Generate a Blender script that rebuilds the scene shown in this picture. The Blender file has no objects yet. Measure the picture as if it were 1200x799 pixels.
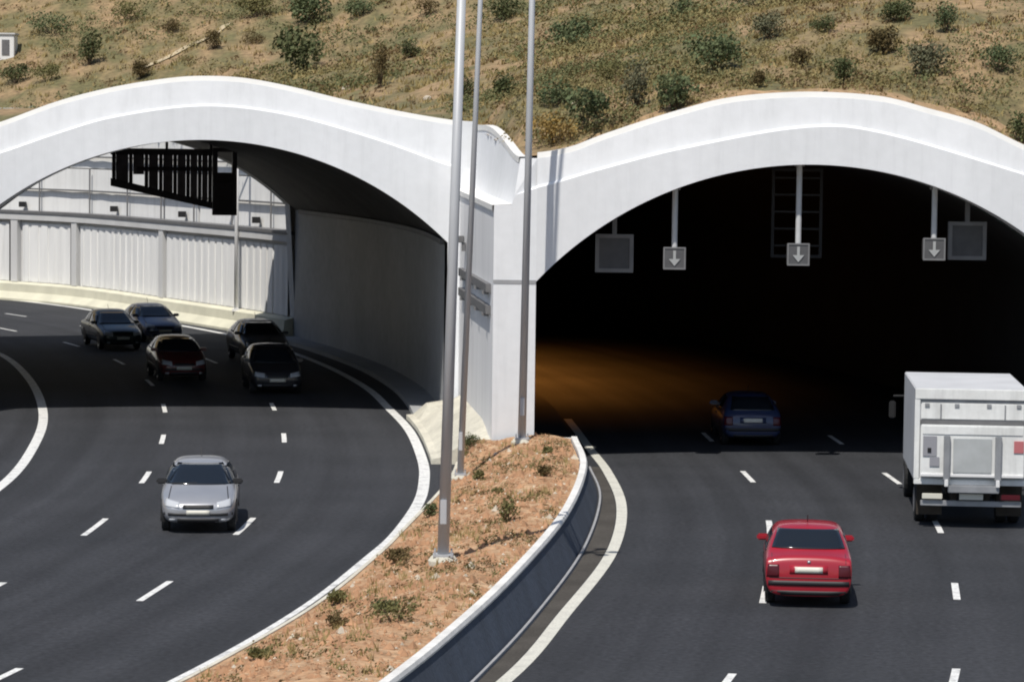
import bpy, bmesh, math, random
from mathutils import Vector, Matrix, Euler
from mathutils.bvhtree import BVHTree
random.seed(7)
SC = bpy.context.scene
COL = SC.collection
rad = math.radians

# ---------------------------------------------------------------- camera, sky, sun, exposure
cam_data = bpy.data.cameras.new('camera')
cam = bpy.data.objects.new('camera', cam_data)
COL.objects.link(cam)
cam_data.sensor_width = 36.0
cam_data.lens = 3500.0 / 1200.0 * 36.0
cam_data.clip_start = 0.5
cam_data.clip_end = 6000
cam.location = (0, 0, 8.6)
PITCH = math.atan(244.5 / 3500.0)
cam.matrix_world = (Matrix.Translation((0, 0, 8.6)) @ Matrix.Rotation(rad(90) - PITCH, 4, 'X') @ Matrix.Rotation(rad(0.7), 4, 'Z'))
SC.camera = cam

SUN_EL, SUN_AZ = 60.0, 22.0            # degrees up; degrees left of straight behind the camera
to_sun = Vector((-math.sin(rad(SUN_AZ)) * math.cos(rad(SUN_EL)), -math.cos(rad(SUN_AZ)) * math.cos(rad(SUN_EL)), math.sin(rad(SUN_EL))))
world = bpy.data.worlds.new('World')
SC.world = world
world.use_nodes = True
wn = world.node_tree
sky = wn.nodes.new('ShaderNodeTexSky')
sky.sky_type = 'NISHITA'
sky.sun_disc = False
sky.sun_elevation = rad(SUN_EL)
sky.sun_rotation = math.atan2(to_sun.x, to_sun.y)
bg = wn.nodes['Background']
bg.inputs['Strength'].default_value = 0.09
wn.links.new(sky.outputs['Color'], bg.inputs['Color'])
sun_data = bpy.data.lights.new('sun', 'SUN')
sun_data.energy = 4.2
sun_data.angle = rad(0.5)
sun_data.color = (1.0, 0.95, 0.87)
sun = bpy.data.objects.new('sun', sun_data)
COL.objects.link(sun)
sun.rotation_euler = to_sun.to_track_quat('Z', 'Y').to_euler()
sun.location = (-30, -30, 80)
SC.view_settings.view_transform = 'Standard'
SC.view_settings.look = 'None'
SC.view_settings.gamma = 1.0
SC.view_settings.exposure = 0.0
SC.cycles.filter_width = 2.0

# ---------------------------------------------------------------- helpers
def material(name, color, rough=0.7, metal=0.0, var=0.0, scale=3.0, color2=None, bump=0.0, bump_scale=40.0,
             coat=0.0, stretch=(1, 1, 1), detail=6.0, streak=0.0, fine=0.0, fine_scale=60.0, spec=0.5, thr=(0.35, 0.65)):
    m = bpy.data.materials.new(name)
    m.use_nodes = True
    nt = m.node_tree
    b = nt.nodes['Principled BSDF']
    b.inputs['Roughness'].default_value = rough
    b.inputs['Metallic'].default_value = metal
    b.inputs['Coat Weight'].default_value = coat
    b.inputs['Specular IOR Level'].default_value = spec
    c1 = (*color, 1)
    tc = nt.nodes.new('ShaderNodeTexCoord')
    mp = nt.nodes.new('ShaderNodeMapping')
    mp.inputs['Scale'].default_value = stretch
    nt.links.new(tc.outputs['Object'], mp.inputs['Vector'])
    out = None
    if color2 is None and var > 0:
        color2 = tuple(c * (1 - var) for c in color)
    if color2 is not None:
        n = nt.nodes.new('ShaderNodeTexNoise')
        n.inputs['Scale'].default_value = scale
        n.inputs['Detail'].default_value = detail
        nt.links.new(mp.outputs['Vector'], n.inputs['Vector'])
        r = nt.nodes.new('ShaderNodeValToRGB')
        r.color_ramp.elements[0].position = thr[0]
        r.color_ramp.elements[1].position = thr[1]
        r.color_ramp.elements[0].color = c1
        r.color_ramp.elements[1].color = (*color2, 1)
        nt.links.new(n.outputs['Fac'], r.inputs['Fac'])
        out = r.outputs['Color']
    if fine > 0:
        n2 = nt.nodes.new('ShaderNodeTexNoise')
        n2.inputs['Scale'].default_value = fine_scale
        n2.inputs['Detail'].default_value = 3
        nt.links.new(tc.outputs['Object'], n2.inputs['Vector'])
        mr = nt.nodes.new('ShaderNodeMapRange')
        mr.inputs['From Min'].default_value = 0.3
        mr.inputs['From Max'].default_value = 0.7
        mr.inputs['To Min'].default_value = 1 - fine
        mr.inputs['To Max'].default_value = 1 + fine
        nt.links.new(n2.outputs['Fac'], mr.inputs['Value'])
        mx = nt.nodes.new('ShaderNodeMix')
        mx.data_type = 'RGBA'
        mx.blend_type = 'MULTIPLY'
        mx.inputs['Factor'].default_value = 1
        if out is not None:
            nt.links.new(out, mx.inputs['A'])
        else:
            mx.inputs['A'].default_value = c1
        nt.links.new(mr.outputs['Result'], mx.inputs['B'])
        out = mx.outputs['Result']
    if streak > 0:                       # rain streaks: noise drawn out along z
        m4 = nt.nodes.new('ShaderNodeMapping')
        m4.inputs['Scale'].default_value = (2.2, 2.2, 0.16)
        nt.links.new(tc.outputs['Object'], m4.inputs['Vector'])
        n4 = nt.nodes.new('ShaderNodeTexNoise')
        n4.inputs['Scale'].default_value = 1.6
        n4.inputs['Detail'].default_value = 7
        n4.inputs['Roughness'].default_value = 0.65
        nt.links.new(m4.outputs['Vector'], n4.inputs['Vector'])
        r4 = nt.nodes.new('ShaderNodeMapRange')
        r4.inputs['From Min'].default_value = 0.5
        r4.inputs['From Max'].default_value = 0.75
        r4.inputs['To Min'].default_value = 1
        r4.inputs['To Max'].default_value = 1 - streak
        nt.links.new(n4.outputs['Fac'], r4.inputs['Value'])
        x4 = nt.nodes.new('ShaderNodeMix')
        x4.data_type = 'RGBA'
        x4.blend_type = 'MULTIPLY'
        x4.inputs['Factor'].default_value = 1
        if out is not None: nt.links.new(out, x4.inputs['A'])
        else: x4.inputs['A'].default_value = c1
        nt.links.new(r4.outputs['Result'], x4.inputs['B'])
        out = x4.outputs['Result']
    if out is not None:
        nt.links.new(out, b.inputs['Base Color'])
    else:
        b.inputs['Base Color'].default_value = c1
    if bump > 0:
        n3 = nt.nodes.new('ShaderNodeTexNoise')
        n3.inputs['Scale'].default_value = bump_scale
        n3.inputs['Detail'].default_value = 4
        nt.links.new(tc.outputs['Object'], n3.inputs['Vector'])
        bp = nt.nodes.new('ShaderNodeBump')
        bp.inputs['Strength'].default_value = bump
        bp.inputs['Distance'].default_value = 0.05
        nt.links.new(n3.outputs['Fac'], bp.inputs['Height'])
        nt.links.new(bp.outputs['Normal'], b.inputs['Normal'])
    return m

def tag(o, label=None, cat=None, group=None, kind=None):
    if label: o['label'] = label
    if cat: o['category'] = cat
    if group: o['group'] = group
    if kind: o['kind'] = kind
    return o

def thing(name, loc, label, cat, group=None, rot=0.0):
    o = bpy.data.objects.new(name, None)
    o.empty_display_size = 0.3
    COL.objects.link(o)
    o.location = loc
    o.rotation_euler = (0, 0, rot)
    return tag(o, label, cat, group)

class MB:
    """collects faces into one mesh"""
    def __init__(s):
        s.v, s.f = [], []
    def add(s, V, F):
        n = len(s.v)
        s.v += [tuple(p) for p in V]
        s.f += [tuple(i + n for i in q) for q in F]
        return s
    def box(s, lo, hi, rot=0.0, piv=None):
        x0, y0, z0 = lo; x1, y1, z1 = hi
        V = [(x0,y0,z0),(x1,y0,z0),(x1,y1,z0),(x0,y1,z0),(x0,y0,z1),(x1,y0,z1),(x1,y1,z1),(x0,y1,z1)]
        F = [(0,3,2,1),(4,5,6,7),(0,1,5,4),(1,2,6,5),(2,3,7,6),(3,0,4,7)]
        return s.add(V, F)
    def cbox(s, c, d):
        return s.box([c[i] - d[i] / 2 for i in range(3)], [c[i] + d[i] / 2 for i in range(3)])
    def tube(s, a, b, r0, r1=None, n=10, caps=True):
        if r1 is None: r1 = r0
        a, b = Vector(a), Vector(b)
        d = (b - a).normalized()
        u = d.orthogonal().normalized(); w = d.cross(u)
        V = []
        for p, r in ((a, r0), (b, r1)):
            for i in range(n):
                t = 2 * math.pi * i / n
                V.append(p + u * math.cos(t) * r + w * math.sin(t) * r)
        F = [(i, (i + 1) % n, n + (i + 1) % n, n + i) for i in range(n)]
        if caps: F += [tuple(range(n - 1, -1, -1)), tuple(range(n, 2 * n))]
        return s.add(V, F)
    def strip(s, A, B):
        n = len(A)
        return s.add(list(A) + list(B), [(i, i + 1, n + i + 1, n + i) for i in range(n - 1)])
    def loft(s, rings, closed=True, caps=True):
        n = len(rings[0]); V = []; F = []
        for r in rings: V += r
        for k in range(len(rings) - 1):
            for i in range(n if closed else n - 1):
                j = (i + 1) % n
                F.append((k*n+i, k*n+j, (k+1)*n+j, (k+1)*n+i))
        if caps and closed:
            F += [tuple(range(n - 1, -1, -1)), tuple((len(rings)-1)*n + i for i in range(n))]
        return s.add(V, F)
    def lathe(s, prof, axis='Z', c=(0,0,0), n=20):
        rings = []
        for i in range(n):
            t = 2*math.pi*i/n
            ring = []
            for r, h in prof:
                if axis == 'Z': p = (r*math.cos(t), r*math.sin(t), h)
                else: p = (h, r*math.cos(t), r*math.sin(t))
                ring.append((p[0]+c[0], p[1]+c[1], p[2]+c[2]))
            rings.append(ring)
        m = len(prof); V = []; F = []
        for r in rings: V += r
        for i in range(n):
            j = (i+1) % n
            for k in range(m-1):
                F.append((i*m+k, j*m+k, j*m+k+1, i*m+k+1))
        return s.add(V, F)
    def build(s, name, mat, parent=None, smooth=False, world=False, bevel=0.0, fix=True):
        V = s.v
        if world and parent is not None:
            o = parent.location
            pp = parent.parent
            ox, oy, oz = o.x, o.y, o.z
            while pp is not None:
                ox += pp.location.x; oy += pp.location.y; oz += pp.location.z
                pp = pp.parent
            V = [(x-ox, y-oy, z-oz) for x, y, z in V]
        me = bpy.data.meshes.new(name)
        me.from_pydata(V, [], s.f)
        if fix or bevel:
            bm = bmesh.new(); bm.from_mesh(me)
            bmesh.ops.recalc_face_normals(bm, faces=bm.faces)
            if bevel:
                es = [e for e in bm.edges if len(e.link_faces) == 2 and e.calc_face_angle(0) > 0.6]
                bmesh.ops.bevel(bm, geom=es, offset=bevel, segments=2, affect='EDGES', clamp_overlap=True)
            bm.to_mesh(me); bm.free()
        if smooth:
            me.polygons.foreach_set('use_smooth', [True] * len(me.polygons))
        me.materials.append(mat)
        o = bpy.data.objects.new(name, me)
        COL.objects.link(o)
        if parent is not None: o.parent = parent
        return o

def copy_tree(o, parent=None):
    c = o.copy()
    COL.objects.link(c)
    c.parent = parent
    for ch in list(o.children):
        copy_tree(ch, c)
    return c

# ---------------------------------------------------------------- curves and terrain (plain numbers, metres)
def catmull(P, per=8):
    out = []
    n = len(P)
    for i in range(n - 1):
        p0 = P[max(i-1, 0)]; p1 = P[i]; p2 = P[i+1]; p3 = P[min(i+2, n-1)]
        for k in range(per):
            t = k / per
            q = []
            for a in range(2):
                m1 = (p2[a]-p0[a])/2; m2 = (p3[a]-p1[a])/2
                q.append((2*t**3-3*t*t+1)*p1[a] + (t**3-2*t*t+t)*m1 + (-2*t**3+3*t*t)*p2[a] + (t**3-t*t)*m2)
            out.append(tuple(q))
    out.append(tuple(P[-1]))
    return out

def resample(P, step):
    out = [P[0]]; acc = 0.0
    for a, b in zip(P, P[1:]):
        L = math.hypot(b[0]-a[0], b[1]-a[1])
        pos = step - acc
        while pos <= L:
            out.append((a[0]+(b[0]-a[0])*pos/L, a[1]+(b[1]-a[1])*pos/L)); pos += step
        acc = (acc + L) % step
    out.append(P[-1])
    return out

def offset(P, d):
    """d > 0 is to the right when walking along the curve"""
    out = []
    for i, p in enumerate(P):
        a = P[max(i-1, 0)]; b = P[min(i+1, len(P)-1)]
        tx, ty = b[0]-a[0], b[1]-a[1]; L = math.hypot(tx, ty) or 1
        out.append((p[0] + ty/L*d, p[1] - tx/L*d))
    return out

def between(P, y0, y1):
    return [p for p in P if y0 <= p[1] <= y1]

def x_at(P, y):
    if y <= P[0][1]: return P[0][0]
    for a, b in zip(P, P[1:]):
        if a[1] <= y <= b[1] and b[1] > a[1]:
            return a[0] + (b[0]-a[0])*(y-a[1])/(b[1]-a[1])
    return P[-1][0]

def lerp_tab(T, x):
    if x <= T[0][0]: return T[0][1]
    for a, b in zip(T, T[1:]):
        if x <= b[0]:
            return a[1] + (b[1]-a[1])*(x-a[0])/(b[0]-a[0])
    return T[-1][1]

def smooth01(t):
    t = min(1.0, max(0.0, t))
    return t*t*(3-2*t)

# edge lines of the two carriageways
R_EDGE = catmull([(-15.5,0),(-10.9,22),(-7.6,37.5),(-5.25,46),(-3.82,52.83),(-2.87,59.65),(-2.42,63.53),(-2.13,68.72),(-2.12,72.95),(-2.3,77.7),
                  (-2.91,85.46),(-3.82,92.53),(-4.83,99.53),(-6.6,108),(-8.9,116.5),(-11.3,123.5),(-16.4,134),(-22.0,144),(-27,149.9),(-37,158.5),(-50,167),(-66,175)])
E_EDGE = catmull([(-11,0),(-5.6,22),(-2.3,37.5),(-0.07,46.36),(1.02,53.2),(2.1,61.0),(2.58,68.6),(2.48,75.6),(2.15,81.5),
                  (1.8,88),(1.3,95),(-0.05,104),(-2.45,114),(-6.0,125),(-12.3,140),(-23,158)])
G_WALL = catmull([(-1.95,88),(-2.3,92.5),(-3.13,99.5),(-4.76,108),(-7.08,116.5),(-8.95,122.1)])
W_BASE = catmull([(-8.95,122.1),(-10.9,126.5),(-14.97,133.97),(-20.63,144.04),(-25.8,149.4),(-36,158),(-49,166.4),(-66,174.5),(-120,190),(-260,215)])
LW_WALL = catmull([(0.6,77),(0.4,88),(-0.1,95),(-1.45,104),(-3.9,114),(-7.4,125),(-13.7,140),(-24.5,158)])
# crest of the two white portals: (x, height)
R_OUT = [(-0.5,8.05),(0.6,8.08),(1.48,8.25),(2.22,8.54),(3.33,8.93),(4.31,9.24),(5.43,9.54),(6.67,9.69),(8.01,9.73),(9.48,9.63),(10.67,9.34),(11.89,9.01),(13.11,8.45),(14.0,8.15),(14.9,8.0),(16.6,8.0)]
R_MID = [(-0.5,7.1),(0.61,7.18),(2.23,7.66),(4.33,8.22),(7.44,8.8),(9.5,8.67),(13.13,7.66),(14.8,7.15),(16.6,7.1)]
L_OUT = [(-18.2,8.2),(-16.3,8.4),(-15.13,8.72),(-13.42,9.36),(-11.74,9.80),(-10.04,10.08),(-8.9,10.14),(-7.86,10.08),(-6.66,9.87),(-5.1,9.51),(-3.42,9.18),(-1.96,8.95),(-1.1,8.89)]
L_MID = [(-18.2,7.4),(-16.3,7.5),(-15.1,7.8),(-13.4,8.4),(-11.7,8.9),(-9.1,9.25),(-6.6,9.0),(-4.0,8.3),(-1.95,7.6),(-1.1,7.5)]
R_OUT, R_MID, L_OUT, L_MID = (catmull(T, 6) for T in (R_OUT, R_MID, L_OUT, L_MID))
GUIDE = G_WALL + W_BASE[1:]

def face_y(x):
    return 88.0 if x < -1.2 else (77.0 if x > 0.2 else 88.0 - 11.0*(x+1.2)/1.4)

def wob(x, y):
    return (math.sin(x*0.31+y*0.17+1.3) + 0.7*math.sin(x*0.73-y*0.41) + 0.5*math.sin(x*1.37+y*0.93+0.5) + 0.35*math.sin(2.3*x-1.9*y)) / 2.55

def hill(x, y):
    """height of the hillside; None inside the open cutting behind the first tunnel or in front of the portals"""
    fy = face_y(x)
    t = y - fy - 1.0
    if x < -1.2 or x <= 0.2: zo = lerp_tab(L_OUT, x) if x < -1.2 else 8.89 + (8.06-8.89)*(x+1.2)/1.4
    else: zo = lerp_tab(R_OUT, x)
    if x > 16.5 or x < -18.1:
        side = 8.0*smooth01((y - (fy-14))/15)
        if t < 0: return side - 0.3
    elif t < (-0.5 if -1.2 < x < 0.2 else -0.15):
        return None
    gx = x_at(GUIDE, y) if y >= 88 else -1.95
    d = x - gx
    if y > 124: d *= 0.86
    base = (zo - 0.12) + (9.3 - zo)*smooth01(t/9)
    n = 0.35*wob(x, y)*smooth01(t/5)
    if d > 0:
        a, b = max(t, 0), 1.15*d
        m = -4*math.log(math.exp(-min(a,300)/4) + math.exp(-min(b,300)/4)) if min(a, b) < 200 else min(a, b)
        return base + 0.25*max(m, 0) + n*smooth01(d/3)
    ye = 122.1 + (x+8.95)*0.41
    if y < ye:
        return base + n*0.5*(1-smooth01((t-14)/8)) - 1.1*smooth01((t-8)/20)
    left = -14.8/max(0.35, 1) - 1.8*smooth01((y-124)/20) - d
    if left > 0 and d < -16.0:
        return min(0.55*left - 0.2, 9 + 0.1*left)
    return None

# ---------------------------------------------------------------- materials
M = {}
M['asphalt'] = material('asphalt', (0.030, 0.031, 0.034), 0.85, color2=(0.037, 0.0375, 0.040), scale=0.3, fine=0.22, fine_scale=9, bump=0.25, bump_scale=60, stretch=(1, 0.18, 1), spec=0.25)
M['asphalt_old'] = material('asphalt_old', (0.085, 0.078, 0.07), 0.9, var=0.3, scale=0.8, fine=0.2, fine_scale=18, spec=0.2)
M['paint'] = material('road_paint', (0.76, 0.76, 0.74), 0.6, color2=(0.36, 0.36, 0.36), scale=3.5, fine=0.2, fine_scale=25, thr=(0.5, 0.8))
M['white'] = material('white_render', (0.84, 0.855, 0.88), 0.6, color2=(0.745, 0.76, 0.78), scale=0.35, detail=8, fine=0.025, fine_scale=3, bump=0.08, bump_scale=6, stretch=(1, 1, 0.3), streak=0.09)
M['white_rim'] = material('white_rim', (0.85, 0.84, 0.81), 0.6, var=0.06, scale=1.5)
M['return'] = material('return_wall_white', (0.86, 0.855, 0.86), 0.65, var=0.08, scale=0.8, stretch=(1, 1, 0.25), streak=0.15)
M['wall_grey'] = material('grey_render', (0.66, 0.65, 0.67), 0.75, var=0.12, scale=0.8, stretch=(1, 1, 0.25), bump=0.1, bump_scale=5)
M['joint'] = material('joint_grey', (0.36, 0.365, 0.38), 0.8, var=0.15)
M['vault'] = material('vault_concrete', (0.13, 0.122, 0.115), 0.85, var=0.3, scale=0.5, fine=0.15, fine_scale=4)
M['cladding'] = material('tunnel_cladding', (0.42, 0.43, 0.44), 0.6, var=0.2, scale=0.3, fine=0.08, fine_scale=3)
M['tunnel_shade'] = material('shaded_concrete', (0.03, 0.03, 0.032), 0.9, var=0.3, scale=0.5)  # darkness of the tunnel interior put into the colour, also on the hanging frame
M['concrete'] = material('pale_concrete', (0.66, 0.63, 0.53), 0.85, var=0.22, scale=0.9, fine=0.1, fine_scale=10, bump=0.15, bump_scale=15)
M['kerb'] = material('kerb_white', (0.8, 0.79, 0.76), 0.8, var=0.2, scale=1.5, fine=0.1, fine_scale=12)
M['retain'] = material('retaining_concrete_shade', (0.066, 0.085, 0.12), 0.85, var=0.25, scale=1.2, stretch=(1, 1, 0.4), fine=0.12, fine_scale=8, bump=0.2, bump_scale=10)  # blue of the skylit shade on this wall mixed into its colour
M['soil'] = material('dry_soil', (0.37, 0.21, 0.11), 0.95, color2=(0.48, 0.32, 0.19), scale=1.6, detail=8, fine=0.3, fine_scale=7, bump=1.0, bump_scale=5)
M['paint_cream'] = material('road_paint_cream', (0.66, 0.65, 0.58), 0.6, color2=(0.5, 0.49, 0.44), scale=2.5, fine=0.15, fine_scale=25, thr=(0.45, 0.85))
M['hill'] = material('hill_soil', (0.30, 0.205, 0.11), 0.95, color2=(0.14, 0.125, 0.055), scale=0.5, detail=9, fine=0.3, fine_scale=3.5, bump=0.8, bump_scale=3, stretch=(1, 0.45, 1), thr=(0.37, 0.6))
M['ground'] = material('ground_earth', (0.2, 0.155, 0.09), 0.95, var=0.4, scale=0.2, fine=0.3, fine_scale=2)
M['track'] = material('track_dirt', (0.52, 0.43, 0.28), 0.95, var=0.2, scale=1.5, fine=0.2, fine_scale=6)
M['panel_white'] = material('panel_white', (0.86, 0.86, 0.845), 0.7, var=0.06, scale=1.2, stretch=(1, 1, 0.2), streak=0.15)
M['wall_pale'] = material('wall_pale', (0.66, 0.66, 0.655), 0.8, var=0.14, scale=0.6, stretch=(1, 1, 0.3))
M['cream'] = material('cream_concrete', (0.68, 0.66, 0.52), 0.8, var=0.18, scale=0.8)
M['rail_dark'] = material('rail_dark', (0.16, 0.16, 0.165), 0.6, var=0.2)
M['steel'] = material('galvanised_steel', (0.5, 0.515, 0.54), 0.5, metal=0.1, var=0.15, scale=2, stretch=(1, 1, 0.2))
M['steel_dark'] = material('dark_steel', (0.06, 0.055, 0.065), 0.6, var=0.3, scale=2)
M['sign_grey'] = material('sign_grey', (0.2, 0.2, 0.205), 0.6, var=0.15)
M['sign_core'] = material('sign_core', (0.1, 0.1, 0.105), 0.7, var=0.2)
M['sign_light'] = material('sign_light', (0.6, 0.61, 0.62), 0.5, var=0.1)
M['pole_white'] = material('pole_white', (0.8, 0.8, 0.8), 0.5, var=0.05)
M['black'] = material('black_plastic', (0.012, 0.012, 0.013), 0.6)
M['rock'] = material('pale_rock', (0.62, 0.55, 0.44), 0.9, var=0.3, scale=3, bump=0.6, bump_scale=6)
M['clod'] = material('soil_clod', (0.48, 0.27, 0.15), 0.95, var=0.4, scale=3)

# ---------------------------------------------------------------- ground and roads
g = MB()
xs = [-4000, -600, -120, -40, 0, 40, 120, 600, 4000]
ys = [-4000, -400, -60, 0, 40, 80, 140, 260, 700, 5000]
g.v = [(x, y, -0.12) for y in ys for x in xs]
g.f = [(j*9+i, j*9+i+1, (j+1)*9+i+1, (j+1)*9+i) for j in range(9) for i in range(8)]
tag(g.build('ground', M['ground']), kind='structure')

def on(P, z): return [(x, y, z) for x, y in P]
# road surfaces run a little under the kerbs and soil on their inner side
left_in = offset(R_EDGE, 1.5); left_out = offset(R_EDGE, -14.3)
def road_sheet(name, curve, offs, mat):
    P = resample(curve, 1.0); V = []; F = []; UV = []
    n = len(offs)
    for k, p in enumerate(P):
        a = P[max(k-1, 0)]; b = P[min(k+1, len(P)-1)]
        tx, ty = b[0]-a[0], b[1]-a[1]; L = math.hypot(tx, ty)
        for d in offs:
            V.append((p[0]+ty/L*d, p[1]-tx/L*d, 0.0)); UV.append((d, float(k)))
    for k in range(len(P)-1):
        for q in range(n-1):
            F.append((k*n+q, k*n+q+1, (k+1)*n+q+1, (k+1)*n+q))
    m = MB(); m.v = V; m.f = F
    o = m.build(name, mat)
    ul = o.data.uv_layers.new(name='across_along')
    for lp in o.data.loops: ul.data[lp.index].uv = UV[lp.vertex_index]
    return tag(o, kind='structure')
def road_material(name, phase):
    mt = material(name, (0.033, 0.035, 0.040), 0.85, color2=(0.041, 0.043, 0.049), scale=0.3, fine=0.25, fine_scale=9, bump=0.25, bump_scale=60, spec=0.25)
    nt = mt.node_tree; b = nt.nodes['Principled BSDF']
    src = b.inputs['Base Color'].links[0].from_socket
    uv = nt.nodes.new('ShaderNodeUVMap'); uv.uv_map = 'across_along'
    sp = nt.nodes.new('ShaderNodeSeparateXYZ'); nt.links.new(uv.outputs['UV'], sp.inputs[0])
    def mth(op, a, c):
        n = nt.nodes.new('ShaderNodeMath'); n.operation = op
        for k, v in ((0, a), (1, c)):
            if v is None: continue
            if isinstance(v, (int, float)): n.inputs[k].default_value = v
            else: nt.links.new(v, n.inputs[k])
        return n.outputs[0]
    tracks = mth('SINE', mth('MULTIPLY_ADD', sp.outputs[0], 2*math.pi/1.74), None)
    nd = tracks.node.inputs[0].links[0].from_node; nd.inputs[2].default_value = phase
    mp = nt.nodes.new('ShaderNodeMapping'); mp.inputs['Scale'].default_value = (1.6, 0.035, 1)
    nt.links.new(uv.outputs['UV'], mp.inputs['Vector'])
    ns = nt.nodes.new('ShaderNodeTexNoise'); ns.inputs['Scale'].default_value = 1.0; ns.inputs['Detail'].default_value = 5
    nt.links.new(mp.outputs['Vector'], ns.inputs['Vector'])
    streak = mth('MULTIPLY_ADD', ns.outputs['Fac'], 0.9); streak.node.inputs[2].default_value = 0.55
    fac = mth('ADD', mth('MULTIPLY', tracks, 0.06), streak)
    mx = nt.nodes.new('ShaderNodeMix'); mx.data_type = 'RGBA'; mx.blend_type = 'MULTIPLY'; mx.inputs['Factor'].default_value = 1
    nt.links.new(src, mx.inputs['A']); nt.links.new(fac, mx.inputs['B'])
    nt.links.new(mx.outputs['Result'], b.inputs['Base Color'])
    return mt
road_a = road_sheet('road_left', R_EDGE, [1.5, 0, -2, -4, -6, -8, -10, -12, -14.3], road_material('asphalt_left', 0.4))
road_b = road_sheet('road_right', E_EDGE, [-1.3, 0, 2, 4, 6, 8, 10, 13.0], road_material('asphalt_right', 0.4))

def ribbon(P, w, z, name, mat, parent, y0=-1e9, y1=1e9):
    P = between(P, y0, y1)
    a, b = offset(P, -w/2), offset(P, w/2)
    return MB().strip(on(a, z), on(b, z)).build(name, mat, parent)
# edge lines
P = between(R_EDGE, -5, 200)
def r_w(y): return 0.13 + 0.14*smooth01((y-54)/12)
ql = [offset(P, -r_w(p[1])/2)[i] for i, p in enumerate(P)]; qr = [offset(P, r_w(p[1])/2)[i] for i, p in enumerate(P)]
MB().strip(on(ql, 0.006), on(qr, 0.006)).build('edge_line', M['paint'], road_a)
L_LINE = catmull([(-21,0),(-17,37),(-13.6,54),(-12.4,63),(-12.2,71.0),(-12.75,79),(-14.0,89),(-16.4,101.3),(-19.34,112.54),(-22.5,119.5)])
ribbon(L_LINE, 0.27, 0.006, 'edge_line', M['paint'], road_a)
ribbon(offset(L_LINE, -1.75), 0.5, 0.006, 'edge_line', M['paint'], road_a, 80, 86.5)
ribbon(E_EDGE, 0.24, 0.006, 'edge_line', M['paint_cream'], road_b, -5, 90)
C_LINE = catmull([(-7.6,0),(-2.1,22),(1.3,37.5),(3.63,47.5),(4.76,55.27),(5.7,65),(6.02,72),(5.99,75.28),(5.6,85),(5.1,95),(3.7,104),(1.2,114)])
D_LINE = catmull([(-4,0),(1.5,22),(5.0,37.5),(7.23,47.75),(8.52,56.51),(9.48,65.6),(9.68,72),(9.61,75.66),(9.2,85),(8.7,95),(7.3,104),(4.9,114)])
ribbon(offset(D_LINE, 3.6), 0.24, 0.006, 'edge_line', M['paint'], road_b, -5, 90)
A_LINE = catmull([(-18,0),(-13.6,37),(-10.5,50),(-9.48,56.56),(-8.94,64.04),(-8.97,72.59),(-9.6,81.82),(-10.6,91),(-12.3,101),(-15.2,112),(-19.2,122),(-25,132.5),(-31,141)])
B_LINE = catmull([(-17,0),(-11.5,30),(-7.83,46.73),(-6.59,55.2),(-5.74,64.47),(-5.74,73.66),(-6.36,83.36),(-7.28,91.5),(-8.7,101),(-11.6,112),(-15.2,122),(-20.5,132.5),(-26.5,142)])

def dashes(P, y_start, period, length, width, parent, ycap):
    """separate paint dashes laid along a lane line, walking both ways from a measured dash centre"""
    Q = resample(P, 0.35)
    s = [0.0]
    for a, b in zip(Q, Q[1:]): s.append(s[-1] + math.hypot(b[0]-a[0], b[1]-a[1]))
    i0 = min(range(len(Q)), key=lambda i: abs(Q[i][1]-y_start))
    k0 = -int(s[i0]//period)
    for k in range(k0, 60):
        c = s[i0] + k*period
        seg = [q for q, t in zip(Q, s) if c-length/2 <= t <= c+length/2]
        if len(seg) < 4 or seg[0][1] > ycap or seg[-1][1] < 20: continue
        a, b = offset(seg, -width/2), offset(seg, width/2)
        MB().strip(on(a, 0.006), on(b, 0.006)).build('lane_dash', M['paint'], parent)
dashes(A_LINE, 64.04, 9.2, 2.9, 0.135, road_a, 140)
dashes(B_LINE, 64.47, 9.35, 2.9, 0.135, road_a, 142)
dashes(C_LINE, 55.5, 9.7, 2.7, 0.135, road_b, 90)
dashes(D_LINE, 56.51, 9.4, 2.7, 0.135, road_b, 90)

# ---------------------------------------------------------------- hillside
gxs = [-900,-500,-300,-200,-140,-100,-80,-64] + [-52 + 0.8*i for i in range(100)] + [28.5,31,35,40,48,60,80,120,180,300,500,900]
gxs = sorted(set(gxs) | set([round(-1.35 + 0.13*i, 3) for i in range(15)]))
gys = [60,64,68,72,75] + [77.0 + 0.6*i for i in range(50)] + [107 + 0.9*i for i in range(90)] + [189,192,197,204,214,230,255,300,380,500,700,1000]
idx = {}; V = []; F = []
for j, y in enumerate(gys):
    for i, x in enumerate(gxs):
        h = hill(x, y)
        if h is not None:
            idx[(i, j)] = len(V); V.append((x, y, h))
for j in range(len(gys)-1):
    for i in range(len(gxs)-1):
        q = [(i,j),(i+1,j),(i+1,j+1),(i,j+1)]
        if all(c in idx for c in q): F.append(tuple(idx[c] for c in q))
m = MB(); m.v = V; m.f = F
tag(m.build('hillside', M['hill'], smooth=True), kind='structure')

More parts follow.
